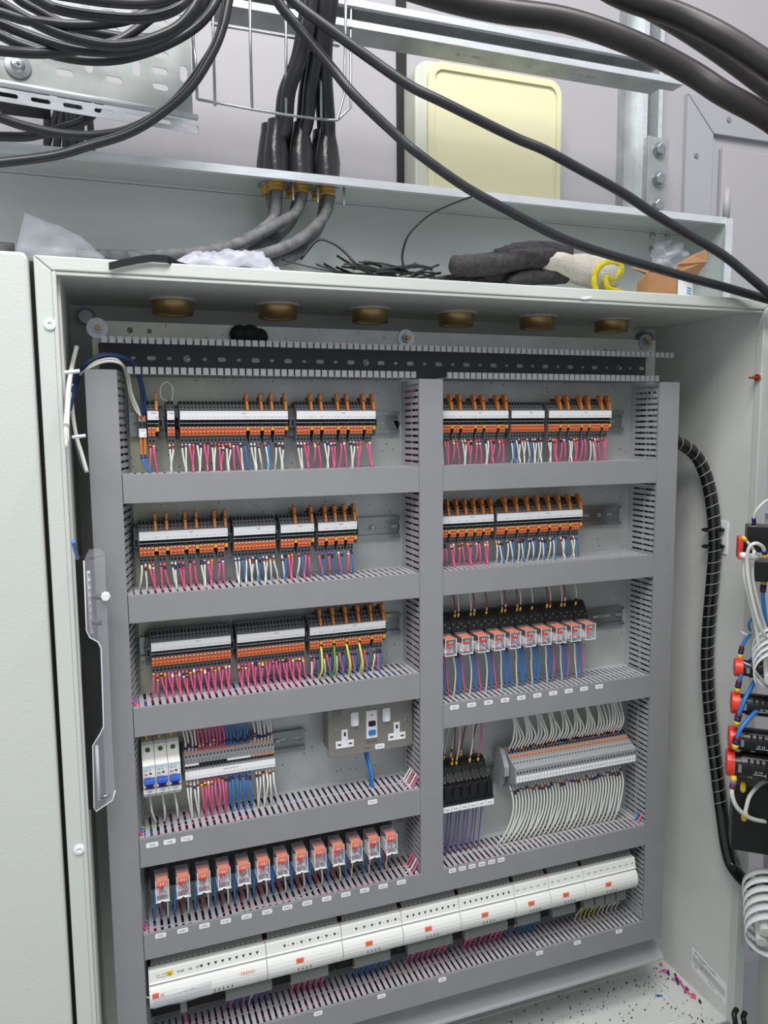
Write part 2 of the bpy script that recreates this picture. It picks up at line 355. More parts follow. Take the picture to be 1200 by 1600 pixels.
Z1, Z2, Z3, Z4, Z5, Z6, ZR3 = (-.1404, -.1803), (-.3082, -.3474), (-.4697, -.5116), (-.6637, -.7071), (-.8107, -.8498), (-1.0009, -1.0417), (-.5269, -.5680)
LC, CR = (L1, C0), (C1, R0)
sh('1L', L1, C0, *Z1, 'plain grey trunking lid directly under the top left terminal row')
sh('1R', C1, R0, *Z1, 'plain grey trunking lid directly under the top right terminal row')
sh('2L', L1, C0, *Z2, 'grey slotted trunking under the second left terminal row')
sh('2R', C1, R0, *Z2, 'grey slotted trunking under the second right terminal row')
sh('3L', L1, C0, *Z3, 'grey slotted trunking under the third left row of pink wires')
sh('3R', C1, R0, *ZR3, 'grey slotted trunking with ten white tags under the clear relays, right side')
sh('4L', L1, C0, *Z4, 'grey slotted trunking under the circuit breakers and double socket')
sh('5', L1, R0, *Z5, 'long grey slotted trunking with white tags between the lower relays and the white controllers', xc0=L1)
sh('6', L1, R1, *Z6, 'bottom grey slotted trunking beneath the row of white controllers')
def trunk_v(x0, x1, zt, zb, label, xbl=None, xbr=None, right_only=False):
    q = thing('cable_trunking', (x0, YP, zb), label, 'trunking')
    a, b = (xbl if xbl is not None else x0), (xbr if xbr is not None else x1)
    MB().box(a+.002, b-.002, YP-.002, YP, zb, zt, 'trunk').build('base', q)
    n = int((zt-zb-.006)/.01); lead = (zt-zb-n*.01)/2; dp = YP-.0035
    comb(n, .01, dp, lead, .0012, lambda u, v, t: (a+(x0-a)*v/dp+.0008+t, YP-v, zb+u))[0].build('slotted_wall', q)
    comb(n, .01, dp, lead, .0012, lambda u, v, t: (b+(x1-b)*v/dp-.0008-t, YP-v, zb+u))[0].build('slotted_wall', q)
    MB().prism([(x0, 0), (x1, 0), (x1, .005), (x1-.0012, .005), (x1-.0012, .0015), (x0+.0012, .0015), (x0+.0012, .005), (x0, .005)], 'trunk', lambda u, v, t: (u, v, t), zb, zt).build('cover', q, bevel=.0004)
trunk_v(L0, L1-.0008, 0, -1.058, 'tall grey vertical trunking at the left edge of the plate', xbr=-.4205)
trunk_v(C0+.0004, C1-.0004, -.0065, Z5[0], 'grey vertical trunking in the middle between the two columns')
trunk_v(R0+.0004, R1, -.0065, Z6[0], 'tall grey vertical trunking at the right edge of the plate')
# open trunk along the top, lid off
q = thing('open_trunking', (-.46, YP, .005), 'lidless grey trunking with bare fingers running under the brass glands', 'trunking')
hol = []
for i in range(37):
    X = -.437+.0252*i
    if i == 4 or i == 15 or i == 34: hol.append(slot(X, .0225, .011, .011, 5))
    else: hol.append(slot(X, .0225, .0135 if i % 2 == 0 else .0075, .0065 if i % 2 == 0 else .0045, 3))
vs, fs = plate([(-.458, -.002), (.478, -.002), (.478, .042), (-.458, .042)], hol, .0016)
MB().add([(x, YP-.0008-z*.7, y) for x, y, z in vs], fs, 'trunk_dark').build('base', q)  # darker grey puts the shade inside the open trunk into the base colour
comb(93, .01, YP, .003, .0014, lambda u, v, t: (-.458+u, YP-v, .0425-t), 'trunk', fingw=.0074)[0].build('slotted_wall', q)
comb(42, .01, YP, .003, .0014, lambda u, v, t: (-.4275+u, YP-v, -.0045+t), 'trunk', fingw=.0074)[0].build('slotted_wall', q)
comb(40, .01, YP, .003, .0014, lambda u, v, t: (.0425+u, YP-v, -.0045+t), 'trunk', fingw=.0074)[0].build('slotted_wall', q)
for (nn, x0, z0, s) in ((93, -.458, .0425, 1), (42, -.4275, -.0045, -1), (40, .0425, -.0045, -1)):
    tp = MB()
    for i in range(nn):
        xa = x0+.003+i*.01+.0009; tp.box(xa+.0004, xa+.0078, -.003, .0005, z0-(.0075 if s > 0 else .001), z0+(.001 if s > 0 else .0085), 'trunk')
    o = tp.build('finger_tip', q); o['kind'] = 'stuff'
for X in (-.437+.0252*4, -.437+.0252*15, -.437+.0252*34):
    MB().lathe((X+.001, YP-.0005, .022), (0, -1, 0), [(0, .0035), (.004, .0032), (.0045, .001)], 'steel', 12).build('screw', q)
p = at(376, 522, .06); o = MB()
o.lathe((p.x, .078, p.z), (0, -1, 0), [(0, .012), (.010, .015), (.016, .011), (.020, .005)], 'black_matt', 14, True).lathe((p.x+.016, .078, p.z+.001), (0, -1, 0), [(0, .012), (.012, .0145), (.018, .010)], 'black_matt', 14, True).lathe((p.x+.030, .078, p.z-.002), (0, -1, 0), [(0, .010), (.010, .0125), (.016, .008)], 'black_matt', 14, True)
tag(o.build('foam_plug', base=(p.x, .078, p.z)), 'small black foam lump behind the lidless top trunking', 'foam')

# tags on the lids
TG = []
def lid_tag(x, z, txt, where, w=.0155, Y=0.):
    q = thing('adhesive_tag', (x, Y, z), where, 'tag', 'white adhesive tags on the trunking lids')
    MB().prism(rrect(x-w/2, x+w/2, z-.0036, z+.0036, .0016, 3), 'label', lambda u, v, t: (u, t, v), Y-.0004, Y).build('sticker', q)
    MB().text(txt, (x, Y-.0005, z), .0034, 'print').build('lettering', q)
for i in range(13):
    x = -.4116+i*(.3774/12); lid_tag(x, -.8163, ['19K1', '20K1', '21K1', '21K2', '22K1', '30K1', '30K2', '30K3', '31K1', '31K2', '32K1', '32K2', '32K3'][i], f'white tag below the {nth(i+1)} lower clear relay from the left')
for i in range(10):
    x = .0604+i*(.2783/9); lid_tag(x, -.5343, f'{13+i//2}K{1+i%2}', f'white tag below the {nth(i+1)} upper clear relay from the left')
for i in range(6): lid_tag(.0573+i*(.0912/5), -.8160, f'40K{i+1}', f'white tag below the purple wires, {nth(i+1)} of six from the left', .013)
for x, t, w in ((-.4177, '90A', 'first breaker from the left'), (-.3935, '90B', 'second breaker from the left'), (-.3692, 'T102', 'third breaker from the left')): lid_tag(x, -.6748, t, f'white tag {t} on the lid below the {w}', .017)
lid_tag(-.0822, -.6704, 'T101', 'white tag on the lid directly below the double socket')
for i, (px, py) in enumerate(((497, 1584), (596, 1556), (691, 1530), (783, 1506), (843, 1489), (902, 1474), (967, 1456))):
    p = at(px, py, 0); 
    if i == 3: continue
    lid_tag(p.x, -1.007, f'IO{i+1}', f'white tag on the bottom trunking lid, {["leftmost","second","third","","fourth","fifth","rightmost"][i]} from the left' if i not in (0, 6) else f'white tag on the bottom trunking lid, {"leftmost" if i==0 else "rightmost"} one', .014)

# loose wires lying inside the trunks
def bundle(x0, x1, zt, zb, label, cols, seed, vertical=False, xr=None):
    rr = random.Random(seed); m = MB()
    for k in range(len(cols)):
        pts = []; n = max(4, int(abs(x1-x0)/.035)); a = rr.uniform(.1, .9); d = rr.uniform(.012, .062)
        for i in range(n+1):
            t = i/n; a = min(.93, max(.07, a+rr.uniform(-.22, .22))); d = min(.062, max(.010, d+rr.uniform(-.014, .014)))
            if vertical: pts.append((zb+(zt-zb)*a, YP-d, x0+(x1-x0)*t))
            else: pts.append((x0+(x1-x0)*t, YP-d, zb+.003+(zt-zb-.006)*a))
        m.tube(spline(pts, 2), .0015, cols[k], 4, False)
    b = ((x0+x1)/2, .04, zb) if not vertical else ((zt+zb)/2, .04, min(x0, x1))
    tag(m.build('wire_bundle', base=b), label, 'wires', None, 'stuff')
PB = 'ppppppppbbbbuudrw'
def cl(s, n, rr): return [rr.choice(s) for _ in range(n)]
rr = random.Random(4); PK = ['p', 'p', 'p', 'p', 'dr', 'b', 'p', 'w', 'black', 'black']; PB_ = ['p', 'p', 'b', 'b', 'dr', 'black', 'black', 'navy']
bundle(L1+.004, C0-.003, *Z1, 'mixed wires lying in the trunking under the top left row', cl(PB_, 10, rr), 1)
bundle(C1+.004, R0-.003, *Z1, 'mixed wires lying in the trunking under the top right row', cl(PB_, 10, rr), 2)
bundle(L1+.004, C0-.003, *Z2, 'dark wires lying in the trunking under the second left row', cl(['black', 'black', 'p', 'navy', 'w'], 12, rr), 3)
bundle(C1+.004, R0-.003, *Z2, 'dark wires lying in the trunking under the second right row', cl(['black', 'black', 'p', 'navy', 'w'], 12, rr), 4)
bundle(L1+.004, C0-.003, *Z3, 'blue and pink wires lying in the trunking under the third left row', cl(['b', 'b', 'b', 'navy', 'p', 'dr'], 18, rr), 5)
bundle(C1+.004, R0-.003, *ZR3, 'dark and blue wires lying in the trunking under the upper right relays', cl(['black', 'navy', 'dr', 'w', 'black'], 16, rr), 6)
bundle(L1+.004, C0-.003, *Z4, 'pink wires lying in the trunking under the breakers and socket', cl(PK, 22, rr), 7)
bundle(L1+.004, R0-.003, *Z5, 'pink and purple wires lying in the long trunking under the lower relays', cl(['p', 'p', 'dr', 'dr', 'w', 'navy', 'black'], 22, rr), 8)
bundle(L1+.004, R0-.003, *Z6, 'pink wires lying in the bottom trunking', cl(['dr', 'dr', 'black', 'black', 'p'], 18, rr), 9)
bundle(-.02, -.80, C1-.006, C0+.006, 'pink and white wires packed in the middle vertical trunking', cl(PK, 14, rr), 10, True)
bundle(-.02, -.99, R1-.006, R0+.006, 'white and dark wires packed in the right vertical trunking', cl(['w', 'w', 'navy', 'black', 'black'], 14, rr), 11, True)
bundle(-.02, -1.04, L1-.004, L0+.006, 'pink and blue wires packed in the left vertical trunking', cl(['b', 'p', 'black', 'black'], 10, rr), 12, True)

# ------------------------------------------------------------------ DIN rails
def din(x0, x1, zr, label, slots=True):
    q = thing('din_rail', (x0, YP, zr), label, 'rail')
    hs = [slot(x, zr, .015, .0052, 4) for x in [x0+.012+.025*i for i in range(int((x1-x0-.014)/.025)+1)]]
    vs, fs = plate([(x0, zr-.0125), (x1, zr-.0125), (x1, zr+.0125), (x0, zr+.0125)], hs, .001)
    MB().add([(x, YP-.0015-z, y) for x, y, z in vs], fs, 'rail').build('web', q)
    for s in (1, -1):
        MB().profx([(-YP+.001, zr+s*.0125), (-YP+.0075, zr+s*.0125), (-YP+.0075, zr+s*.0175), (-YP+.0085, zr+s*.0175), (-YP+.0085, zr+s*.0115), (-YP+.001, zr+s*.0115)], 'rail', x0, x1).build('rail_lip', q)
    X = x1-.045
    MB().lathe((X, YP-.002, zr), (0, -1, 0), [(0, .005), (.003, .0045), (.0035, .002)], 'steel', 12).build('screw', q)
    return q
rows = {'1': -.0722, '2': -.242, '3': -.404, '4': -.580, '3R': -.4315, '4R': -.690}
din(-.421, -.006, rows['1'], 'galvanised rail carrying the top left terminal row')
din(.046, .428, rows['1'], 'galvanised rail carrying the top right terminal row')
din(-.424, -.006, rows['2'], 'galvanised rail carrying the second left terminal row')
din(.046, .428, rows['2'], 'galvanised rail carrying the second right terminal row')
din(-.42, -.006, rows['3'], 'galvanised rail carrying the third left terminal row')
din(.046, .440, rows['3R'], 'galvanised rail carrying the upper right clear relays')
din(-.42, -.1725, rows['4'], 'short galvanised rail carrying the breakers, ending before the double socket')
din(.046, .435, rows['4R'], 'galvanised rail carrying black relay bases and grey fuse terminals')

# ------------------------------------------------------------------ terminal blocks (local mesh: x 0..P, y=-out, z about rail)
P_ = .0052
def quad_on(m, xc, w, o0, z0, o1, z1, t0, t1, mt, lift=.00015):
    """dark aperture on a sloping face from (o0,z0) to (o1,z1) between fractions t0,t1"""
    oa, za = o0+(o1-o0)*t0, z0+(z1-z0)*t0; ob, zb = o0+(o1-o0)*t1, z0+(z1-z0)*t1
    d = math.hypot(o1-o0, z1-z0); no, nz = abs(z1-z0)/d, (o1-o0)/d*(1 if z0 > z1 else -1); 
    oa += no*lift; ob += no*lift; za += nz*lift; zb += nz*lift
    m.add([(xc-w/2, -oa, za), (xc+w/2, -oa, za), (xc+w/2, -ob, zb), (xc-w/2, -ob, zb)], [(0, 3, 2, 1) if z0 > z1 else (0, 1, 2, 3)], mt)
def term_block():
    m = MB(); a, b, c = .0002, P_-.0002, P_/2
    m.profx([(.004, .018), (.014, .031), (.030, .032), (.034, .0325), (.045, .0182), (.0470, .0180), (.0470, .0056), (.0400, .0054), (.0400, -.0040), (.0450, -.0044),
             (.0450, -.0050), (.0455, -.0172), (.0440, -.0176), (.0425, -.0272), (.030, -.0285), (.004, -.018)], 'term', a, b)
    quad_on(m, c, .0036, .034, .0325, .045, .0182, .06, .40, 'black_matt'); quad_on(m, c, .0028, .034, .0325, .045, .0182, .54, .72, 'black_matt'); quad_on(m, c, .0018, .034, .0325, .045, .0182, .80, .92, 'black_matt')
    for i in (0, 1, 2): quad_on(m, c, .0030, .014, .0311, .034, .0326, .15+.28*i, .32+.28*i, 'black_matt', .0004)
    m.box(a+.0004, b-.0004, -.0402, -.0400, .0016, .0052, 'black_matt'); m.box(a+.0004, b-.0004, -.0402, -.0400, -.0038, -.0003, 'black_matt')
    m.box(a, b, -.0462, -.0400, .0002, .0011, 'term_light')
    m.profx([(.045, -.0052), (.0472, -.0058), (.0478, -.0130), (.0458, -.0134), (.0455, -.0052)], 'lever', a+.0003, b-.0003)
    m.profx([(.045, -.0140), (.0476, -.0142), (.0470, -.0168), (.0452, -.0170)], 'lever', a+.0002, b-.0002)
    m.box(c-.0010, c+.0010, -.0476, -.0470, -.0100, -.0066, 'lever_dark')
    m.add([(c-.0010, -.0441, -.0188), (c+.0010, -.0441, -.0188), (c+.0010, -.0438, -.0204), (c-.0010, -.0438, -.0204)], [(0, 3, 2, 1)], 'black_matt'); m.add([(c-.0016, -.0438, -.0220), (c+.0016, -.0438, -.0220), (c+.0016, -.0432, -.0255), (c-.0016, -.0432, -.0255)], [(0, 3, 2, 1)], 'black_matt'); m.box(c-.0007, c+.0009, -.0482, -.0470, -.0066, -.0056, 'label')
    return m
def earth_block():
    m = MB(); a, b, c = .0002, P_-.0002, P_/2
    m.profx([(.004, .018), (.010, .0335), (.034, .0345), (.036, .0325), (.045, .0182), (.0470, .0180), (.0470, .0056), (.0400, .0054), (.0400, -.0040), (.0450, -.0044),
             (.0465, -.0055), (.0470, -.0105), (.036, -.0110), (.034, -.0185), (.004, -.018)], 'olive', a, b)
    m.box(a, b, -.0462, -.0400, .0002, .0011, 'term_light'); m.box(a+.0004, b-.0004, -.0402, -.0400, .0016, .0052, 'black_matt')
    m.box(a+.0002, b-.0002, -.0478, -.0470, -.0105, -.0050, 'amber')
    m.lathe((c, -.0352, -.0142), (0, -1, 0), [(0, .0024), (.0008, .0024)], 'black_matt', 10)
    return m
def plug_mesh():
    m = MB(); c = P_/2
    m.profx([(.035, .0185), (.0478, .0185), (.0482, .0200), (.0425, .0430), (.0395, .0445), (.030, .0440), (.028, .040), (.034, .034)], 'plug', c-.0017, c+.0017)
    m.lathe((c, -.0452, .0335), (0, -1, .25), [(0, .0010), (.0012, .0010)], 'black_matt', 8)
    m.box(c-.0012, c+.0012, -.036, -.014, .0345, .0385, 'olive')
    return m
PROTO = {}
def proto(key, fn):
    if key not in PROTO:
        o = fn().build(key, base=(0, 0, 0)); PROTO[key] = o.data; bpy.data.objects.remove(o)
    return PROTO[key]
def inst(key, fn, name, parent, loc):
    o = bpy.data.objects.new(name, proto(key, fn)); COL.objects.link(o); o.parent = parent; o.location = loc; return o
def clampm():
    m = MB(); m.profx([(.004, .021), (.012, .026), (.030, .022), (.030, .010), (.036, .008), (.036, -.006), (.030, -.008), (.028, -.020), (.010, -.022), (.004, -.018)], 'term', 0, .0062)
    m.box(.0012, .0050, -.0364, -.0360, -.0045, .0055, 'black_matt'); return m
PAT24 = 'wwpp#pp#'*3
def strip(x0, zr, pat, head, label, low=False, numbers=True, clampR=True, clampL=False):
    n = len(pat); q = thing('terminal_strip', (x0, YP, zr), label, 'terminals')
    num = 0; tx = MB(); prt = MB()
    for i, ch in enumerate(pat):
        if ch == '#':
            et = inst('earth_terminal', earth_block, 'earth_terminal', q, (i*P_, 0, 0)); inst('test_plug', plug_mesh, 'test_plug', et, (0, 0, 0)); t = 'PE'
        else:
            inst('terminal_block', term_block, 'terminal_block', q, (i*P_, 0, 0)); num += 1; t = str(num)
        X = x0+(i+.5)*P_
        tx.text(t, (X, YP-.04862, zr+.0088), .0021, 'print')
        if i: tx.box(x0+i*P_-.0001, x0+i*P_+.0001, YP-.0486, YP-.0485, zr+.0062, zr+.0116, 'print_grey')
    tx.text(head, (x0+n*P_*.58, YP-.04862, zr+.0146), .0022, 'print')
    MB().box(x0+.0003, x0+n*P_-.0003, YP-.0485, YP-.0468, zr+.0056, zr+.0178, 'label').build('marker_strip', q)
    tx.build('printed_numbers', q)
    if clampR: inst('end_bracket', clampm, 'end_bracket', q, (n*P_+.0002, 0, 0))
    if clampL: inst('end_bracket', clampm, 'end_bracket', q, (-.0065, 0, 0))
    return q

# ------------------------------------------------------------------ wires
BAND = {'w': ['navy', 'navy', 'black', 'brown', 'orange'], 'p': ['white', 'black', 'red', 'navy', 'orange', 'yellow'], 'b': ['navy', 'black'], 'u': ['navy'], 'g': ['g'], 'y': ['y'], 'dr': ['white', 'yellow']}
CN = {'w': 'white', 'p': 'pink', 'b': 'blue', 'u': 'purple', 'g': 'green and yellow', 'y': 'yellow-green', 'dr': 'dark red'}
REST = MB(); REST_N = [0]
def wire(pts, c, label=None, group=None, bands=True, r=.00135, d0=.008, ferrule=None):
    sp = spline(pts, 4)
    L = [0]
    for i in range(1, len(sp)): L.append(L[-1]+(sp[i]-sp[i-1]).length)
    def pos(d):
        for i in range(1, len(sp)):
            if L[i] >= d: return sp[i-1].lerp(sp[i], (d-L[i-1])/max(1e-9, L[i]-L[i-1]))
        return sp[-1]
    m = MB() if label else REST
    m.tube(sp, r, c, 6)
    bm = MB() if label else REST
    if bands:
        k = R.choice([1, 2, 2, 3]); s = d0*R.uniform(.8, 1.5)
        for i in range(k):
            bm.tube([pos(s), pos(s+.0022)], r*1.42, R.choice(BAND[c]), 6); s += .0024
    if ferrule: bm.tube([pos(0), pos(.003), pos(.0075)], [r*.7, r*1.5, r*1.7], ferrule, 6)
    if label:
        o = m.build('wire', base=tuple(sp[0])); tag(o, label, 'wire', group)
        if bm.v: bm.build('marker_sleeve', o)
        return o
    REST_N[0] += 1
def drop_wires(x0, zr, pat, zt, xs0, where, group, indiv=True, over=None, zexit=-.0262, oexit=.0385):
    """wires leaving the lower face of a strip and running down into the nearest trunk slot in pairs"""
    used = {}; num = 0
    for i, ch in enumerate(pat):
        if ch == '#':
            if over and i in over:
                c = over[i]; x = x0+(i+.5)*P_; k = round((x-xs0)/.01); xs = xs0+k*.01
                pts = [(x, YP-.034, zr-.0142), (x, YP-.047, zr-.018), ((x+xs)/2+.001, YP-.055, (zr+zt)/2-.014), (xs, YP-.046, zt+.001), (xs, YP-.040, zt-.012)]
                o = wire(pts, c, f'{"green" if c=="g" else "yellow-green"} earth wire, {nth(list(over).index(i)+1)} of four, {where}' if indiv else None, group, False, r=.0019)
            continue
        num += 1
        if ch in '_ ': continue
        x = x0+(i+.5)*P_; k = round((x+.0012-xs0)/.01); xs = xs0+k*.01+R.uniform(-.0008, .0008); u = used.get(k, 0); used[k] = u+1
        d = .040+.006*u+R.uniform(-.003, .003); H = zr+zexit-zt
        pts = [(x, YP-oexit+.004, zr+zexit+.0015), (x, YP-oexit-.0015, zr+zexit-.003), (x+(xs-x)*.15+R.uniform(-.0007, .0007), YP-oexit-.006, zr+zexit-H*.35),
               (x+(xs-x)*.75+R.uniform(-.0008, .0008), YP-oexit-.005, zr+zexit-H*.75), (xs, YP-d, zt+.0015), (xs, YP-d+.003, zt-.012)]
        wire(pts, ch, f'{CN[ch]} wire below the {nth(num)} terminal, {where}' if indiv else None, group)
SX = L1+.0056   # first slot centre, left column (matches the combs)
def slot0(x0, x1): n = int((x1-x0-.006)/.01); return x0+(x1-x0-n*.01)/2+.01
SL = slot0(L1, C0); SR = slot0(C1, R0); S5 = slot0(L1, R0)
z = rows['1']
S1 = [(-.3983, 'pp#', 'PNA1', 'tiny two-way terminal strip', 'small terminal strip with one orange plug near the blue wires, top left row'),
      (-.3716, 'ww', 'HMI', 'tiny strip marked HMI', 'tiny two-block terminal strip with a looped white wire, top left row'),
      (-.3541, 'wwppwwppwwppwwppwb#www#wb#www#', 'CN2', 'longest strip, top left row', 'longest terminal strip of the top left row, thirty blocks and four orange plugs'),
      (-.1852, PAT24, 'CN3', 'right-hand strip, top left row', 'terminal strip with six orange plugs at the right end of the top left row')]
for x0, pat, hd, nm, lb in S1:
    strip(x0, z, pat, hd, lb, clampL=len(pat) > 3); drop_wires(x0, z, pat, Z1[0], SL, nm, 'wires below the top left row')
S1R = [(.0461, PAT24, 'CN4', 'first strip, top right row', 'first terminal strip of the top right row, beside the middle trunking'),
       (.1768, 'wbwwwwwbwwww', 'CN5', 'plugless strip, top right row', 'short terminal strip without orange plugs in the top right row'),
       (.2476, PAT24, 'CN6', 'last strip, top right row', 'last terminal strip at the right end of the top right row')]
for x0, pat, hd, nm, lb in S1R:
    strip(x0, z, pat, hd, lb); drop_wires(x0, z, pat, Z1[0], SR, nm, 'wires', False)
z = rows['2']
for x0, pat, hd, nm, lb in [(-.4166, PAT24, 'CN7', 'first strip, second left row', 'first terminal strip of the second left row, six orange plugs, at the left'),
        (-.2835, 'wwbwwwwbwwww', 'CN8', 'plugless strip, second left row', 'twelve-block terminal strip without plugs in the second left row'),
        (-.2133, 'wbpp#wbpp#', 'CN9', 'two-plug strip, second left row', 'short terminal strip with two orange plugs in the second left row'),
        (-.1553, 'pb#pb#pb#pb#', 'CN10', 'four-plug strip, second left row', 'terminal strip with four orange plugs at the right end of the second left row')]:
    strip(x0, z, pat, hd, lb, clampL=x0 < -.4); drop_wires(x0, z, pat, Z2[0], SL, nm, 'wires below the second left row')
for x0, pat, hd, nm, lb in [(.0515, 'pp#'*6, 'CN11', '', 'terminal strip with six orange plugs beside the middle trunking, second right row'),
        (.1512, 'wwb#'*8, 'CN12', '', 'terminal strip with eight orange plugs, second right row')]:
    strip(x0, z, pat, hd, lb); drop_wires(x0, z, pat, Z2[0], SR, nm, '', False)
z = rows['3']
for x0, pat, hd, nm, lb, ov in [(-.4066, 'p'*22, 'CN13', 'first strip, third left row', 'first plugless terminal strip of the third left row, above packed pink wires', None),
        (-.2835, 'p'*20, 'CN14', 'middle strip, third left row', 'middle plugless terminal strip of the third left row', None),
        (-.1717, 'wpb#'*6, 'CN15', 'right-hand strip, third left row', 'terminal strip with six orange plugs at the right end of the third left row', {3: 'y', 7: 'g', 11: 'y', 15: 'y'})]:
    strip(x0, z, pat, hd, lb, clampL=x0 < -.4); drop_wires(x0, z, pat, Z3[0], SL, nm, 'wires below the third left row', over=ov)
# small two-lever strip for the light, upside-down look with orange plugs below
q = thing('terminal_strip', (-.4103, YP, rows['1']), 'tiny terminal strip with two orange plugs hanging below, far left of the top row', 'terminals')
x0, z = -.4103, rows['1']
for i in range(2):
    m = MB(); a = x0+i*P_+.0002; b = a+P_-.0004
    m.profx([(-YP+.004, z+.0), (-YP+.03, z+.013), (-YP+.036, z+.013), (-YP+.041, z+.004), (-YP+.041, z-.007), (-YP+.046, z-.0075), (-YP+.046, z-.018), (-YP+.038, z-.022), (-YP+.004, z-.020)], 'term', a, b)
    m.box(a+.0003, b-.0003, YP-.0395, YP-.036, z+.006, z+.0125, 'lever'); m.box(a+.0005, b-.0005, YP-.0413, YP-.041, z-.005, z+.003, 'black_matt')
    m.build('terminal_block', q)
    MB().profx([(-YP+.036, z-.0185), (-YP+.046, z-.0185), (-YP+.041, z-.043), (-YP+.034, z-.043)], 'plug', a+.0006, b-.0006).build('test_plug', q)
MB().box(x0+.0002, x0+2*P_-.0002, YP-.0475, YP-.046, z-.0185, z-.0068, 'label').build('marker_strip', q)
tx = MB(); tx.text('LIGHT', (x0+P_, YP-.0477, z-.0095), .0018, 'print'); tx.text('1', (x0+P_*.5, YP-.0477, z-.0150), .0026, 'print'); tx.text('2', (x0+P_*1.5, YP-.0477, z-.0150), .0026, 'print'); tx.build('printed_numbers', q)
for i in range(2):
    x = x0+(i+.5)*P_; xs = SL+2*.01-.0008+.0016*i
    wire([(x, YP-.036, z-.0425), (x+.0005, YP-.040, z-.051), (xs, YP-.042, Z1[0]+.002), (xs, YP-.038, Z1[0]-.012)], 'b', f'blue wire under the {"left" if i==0 else "right"} hanging orange plug of the top left row', 'wires below the top left row', d0=.004)
# loop of thin white wire
p0 = Vector((-.3690, YP-.036, rows['1']+.0315)); 
lp = [p0, p0+Vector((-.009, -.006, .006)), p0+Vector((-.009, -.008, .020)), p0+Vector((0, -.008, .027)), p0+Vector((.007, -.008, .018)), p0+Vector((.0056, -.004, .001))]
tag(MB().tube(spline(lp, 5), .0008, 'w', 6).build('wire', base=tuple(p0)), 'thin white wire looped above the tiny strip marked HMI', 'wire')

# ------------------------------------------------------------------ fourth left row: two-sided terminals
z = rows['4']; x0 = -.3658; p4 = 'wwwwppppppppbbbbbbb_wwwwww'
q = thing('terminal_strip', (x0, YP, z), 'two-sided terminal strip with wires above and below, right of the circuit breakers', 'terminals')
def tb4():
    m = MB(); a, b, c = .0002, P_-.0002, P_/2
    m.profx([(.004, .018), (.020, .026), (.034, .022), (.044, .010), (.044, .001), (.040, .0005), (.040, -.0055), (.046, -.006), (.047, -.020), (.040, -.021), (.034, -.027), (.018, -.028), (.004, -.018)], 'term_light', a, b)
    quad_on(m, c, .0034, .034, .022, .044, .010, .05, .50, 'salmon'); quad_on(m, c, .0020, .034, .022, .044, .010, .62, .86, 'black_matt')
    m.box(a+.0006, b-.0006, -.0402, -.040, -.005, 0, 'black_matt'); return m
for i, ch in enumerate(p4): inst('tb4', tb4, 'terminal_block', q, (i*P_, 0, 0))
MB().box(x0, x0+26*P_, YP-.0485, YP-.0465, z-.0195, z-.0075, 'label').build('marker_strip', q)
tx = MB()
for i in range(26):
    tx.text(str(i+1), (x0+(i+.5)*P_, YP-.0487, z-.0162), .0022, 'print')
    if i: tx.box(x0+i*P_-.0001, x0+i*P_+.0001, YP-.0487, YP-.0485, z-.0190, z-.0132, 'print_grey')
tx.text('ANALOG INPUTS', (x0+13*P_, YP-.0487, z-.0103), .0020, 'print'); tx.build('printed_numbers', q)
for a, b, mt in ((0, 4, 'white'), (4, 12, 'black'), (12, 19, 'white'), (19, 26, 'salmon')): MB().box(x0+a*P_+.0004, x0+b*P_-.0004, YP-.046, YP-.0395, z+.0005, z+.0028, mt).build('bridge_bar', q)
MB().profx([(-YP+.002, z-.024), (-YP+.040, z-.024), (-YP+.040, z+.02), (-YP+.002, z+.022)], 'term', x0-.0025, x0-.0003).build('end_plate', q)
def row4():
    used = {}
    for i, ch in enumerate(p4):
        if ch == '_': continue
        x = x0+(i+.5)*P_; k = round((x+.001-SL)/.01); xs = SL+k*.01; u = used.get(k, 0); used[k] = u+1; zt = Z4[0]
        bulge = R.uniform(.008, .015)
        pts = [(x, YP-.038, z-.022), (x, YP-.044, z-.028), (x+R.uniform(-.001, .001), YP-.044-bulge*.6, z-.044), (x+(xs-x)*.5, YP-.040-bulge*.7, z-.062), (xs+R.uniform(-.0007, .0007), YP-.042, zt+.001), (xs, YP-.036, zt-.012)]
        wire(pts, ch, f'{CN[ch]} wire below the {nth(i+1)} terminal of the two-sided strip', 'wires below the two-sided strip')
    zb = Z3[1]
    for i, ch in enumerate(p4):
        if ch == '_': continue
        x = x0+(i+.5)*P_; xs = x+R.uniform(-.004, .001)-.003
        pts = [(x, YP-.036, z+.019), (x, YP-.040, z+.027), (x-.001+R.uniform(-.001, .001), YP-.042, z+.042), (xs, YP-.036, zb-.002), (xs, YP-.030, zb+.010)]
        wire(pts, ch, f'{CN[ch]} wire above the {nth(i+1)} terminal of the two-sided strip', 'wires above the two-sided strip')
row4()

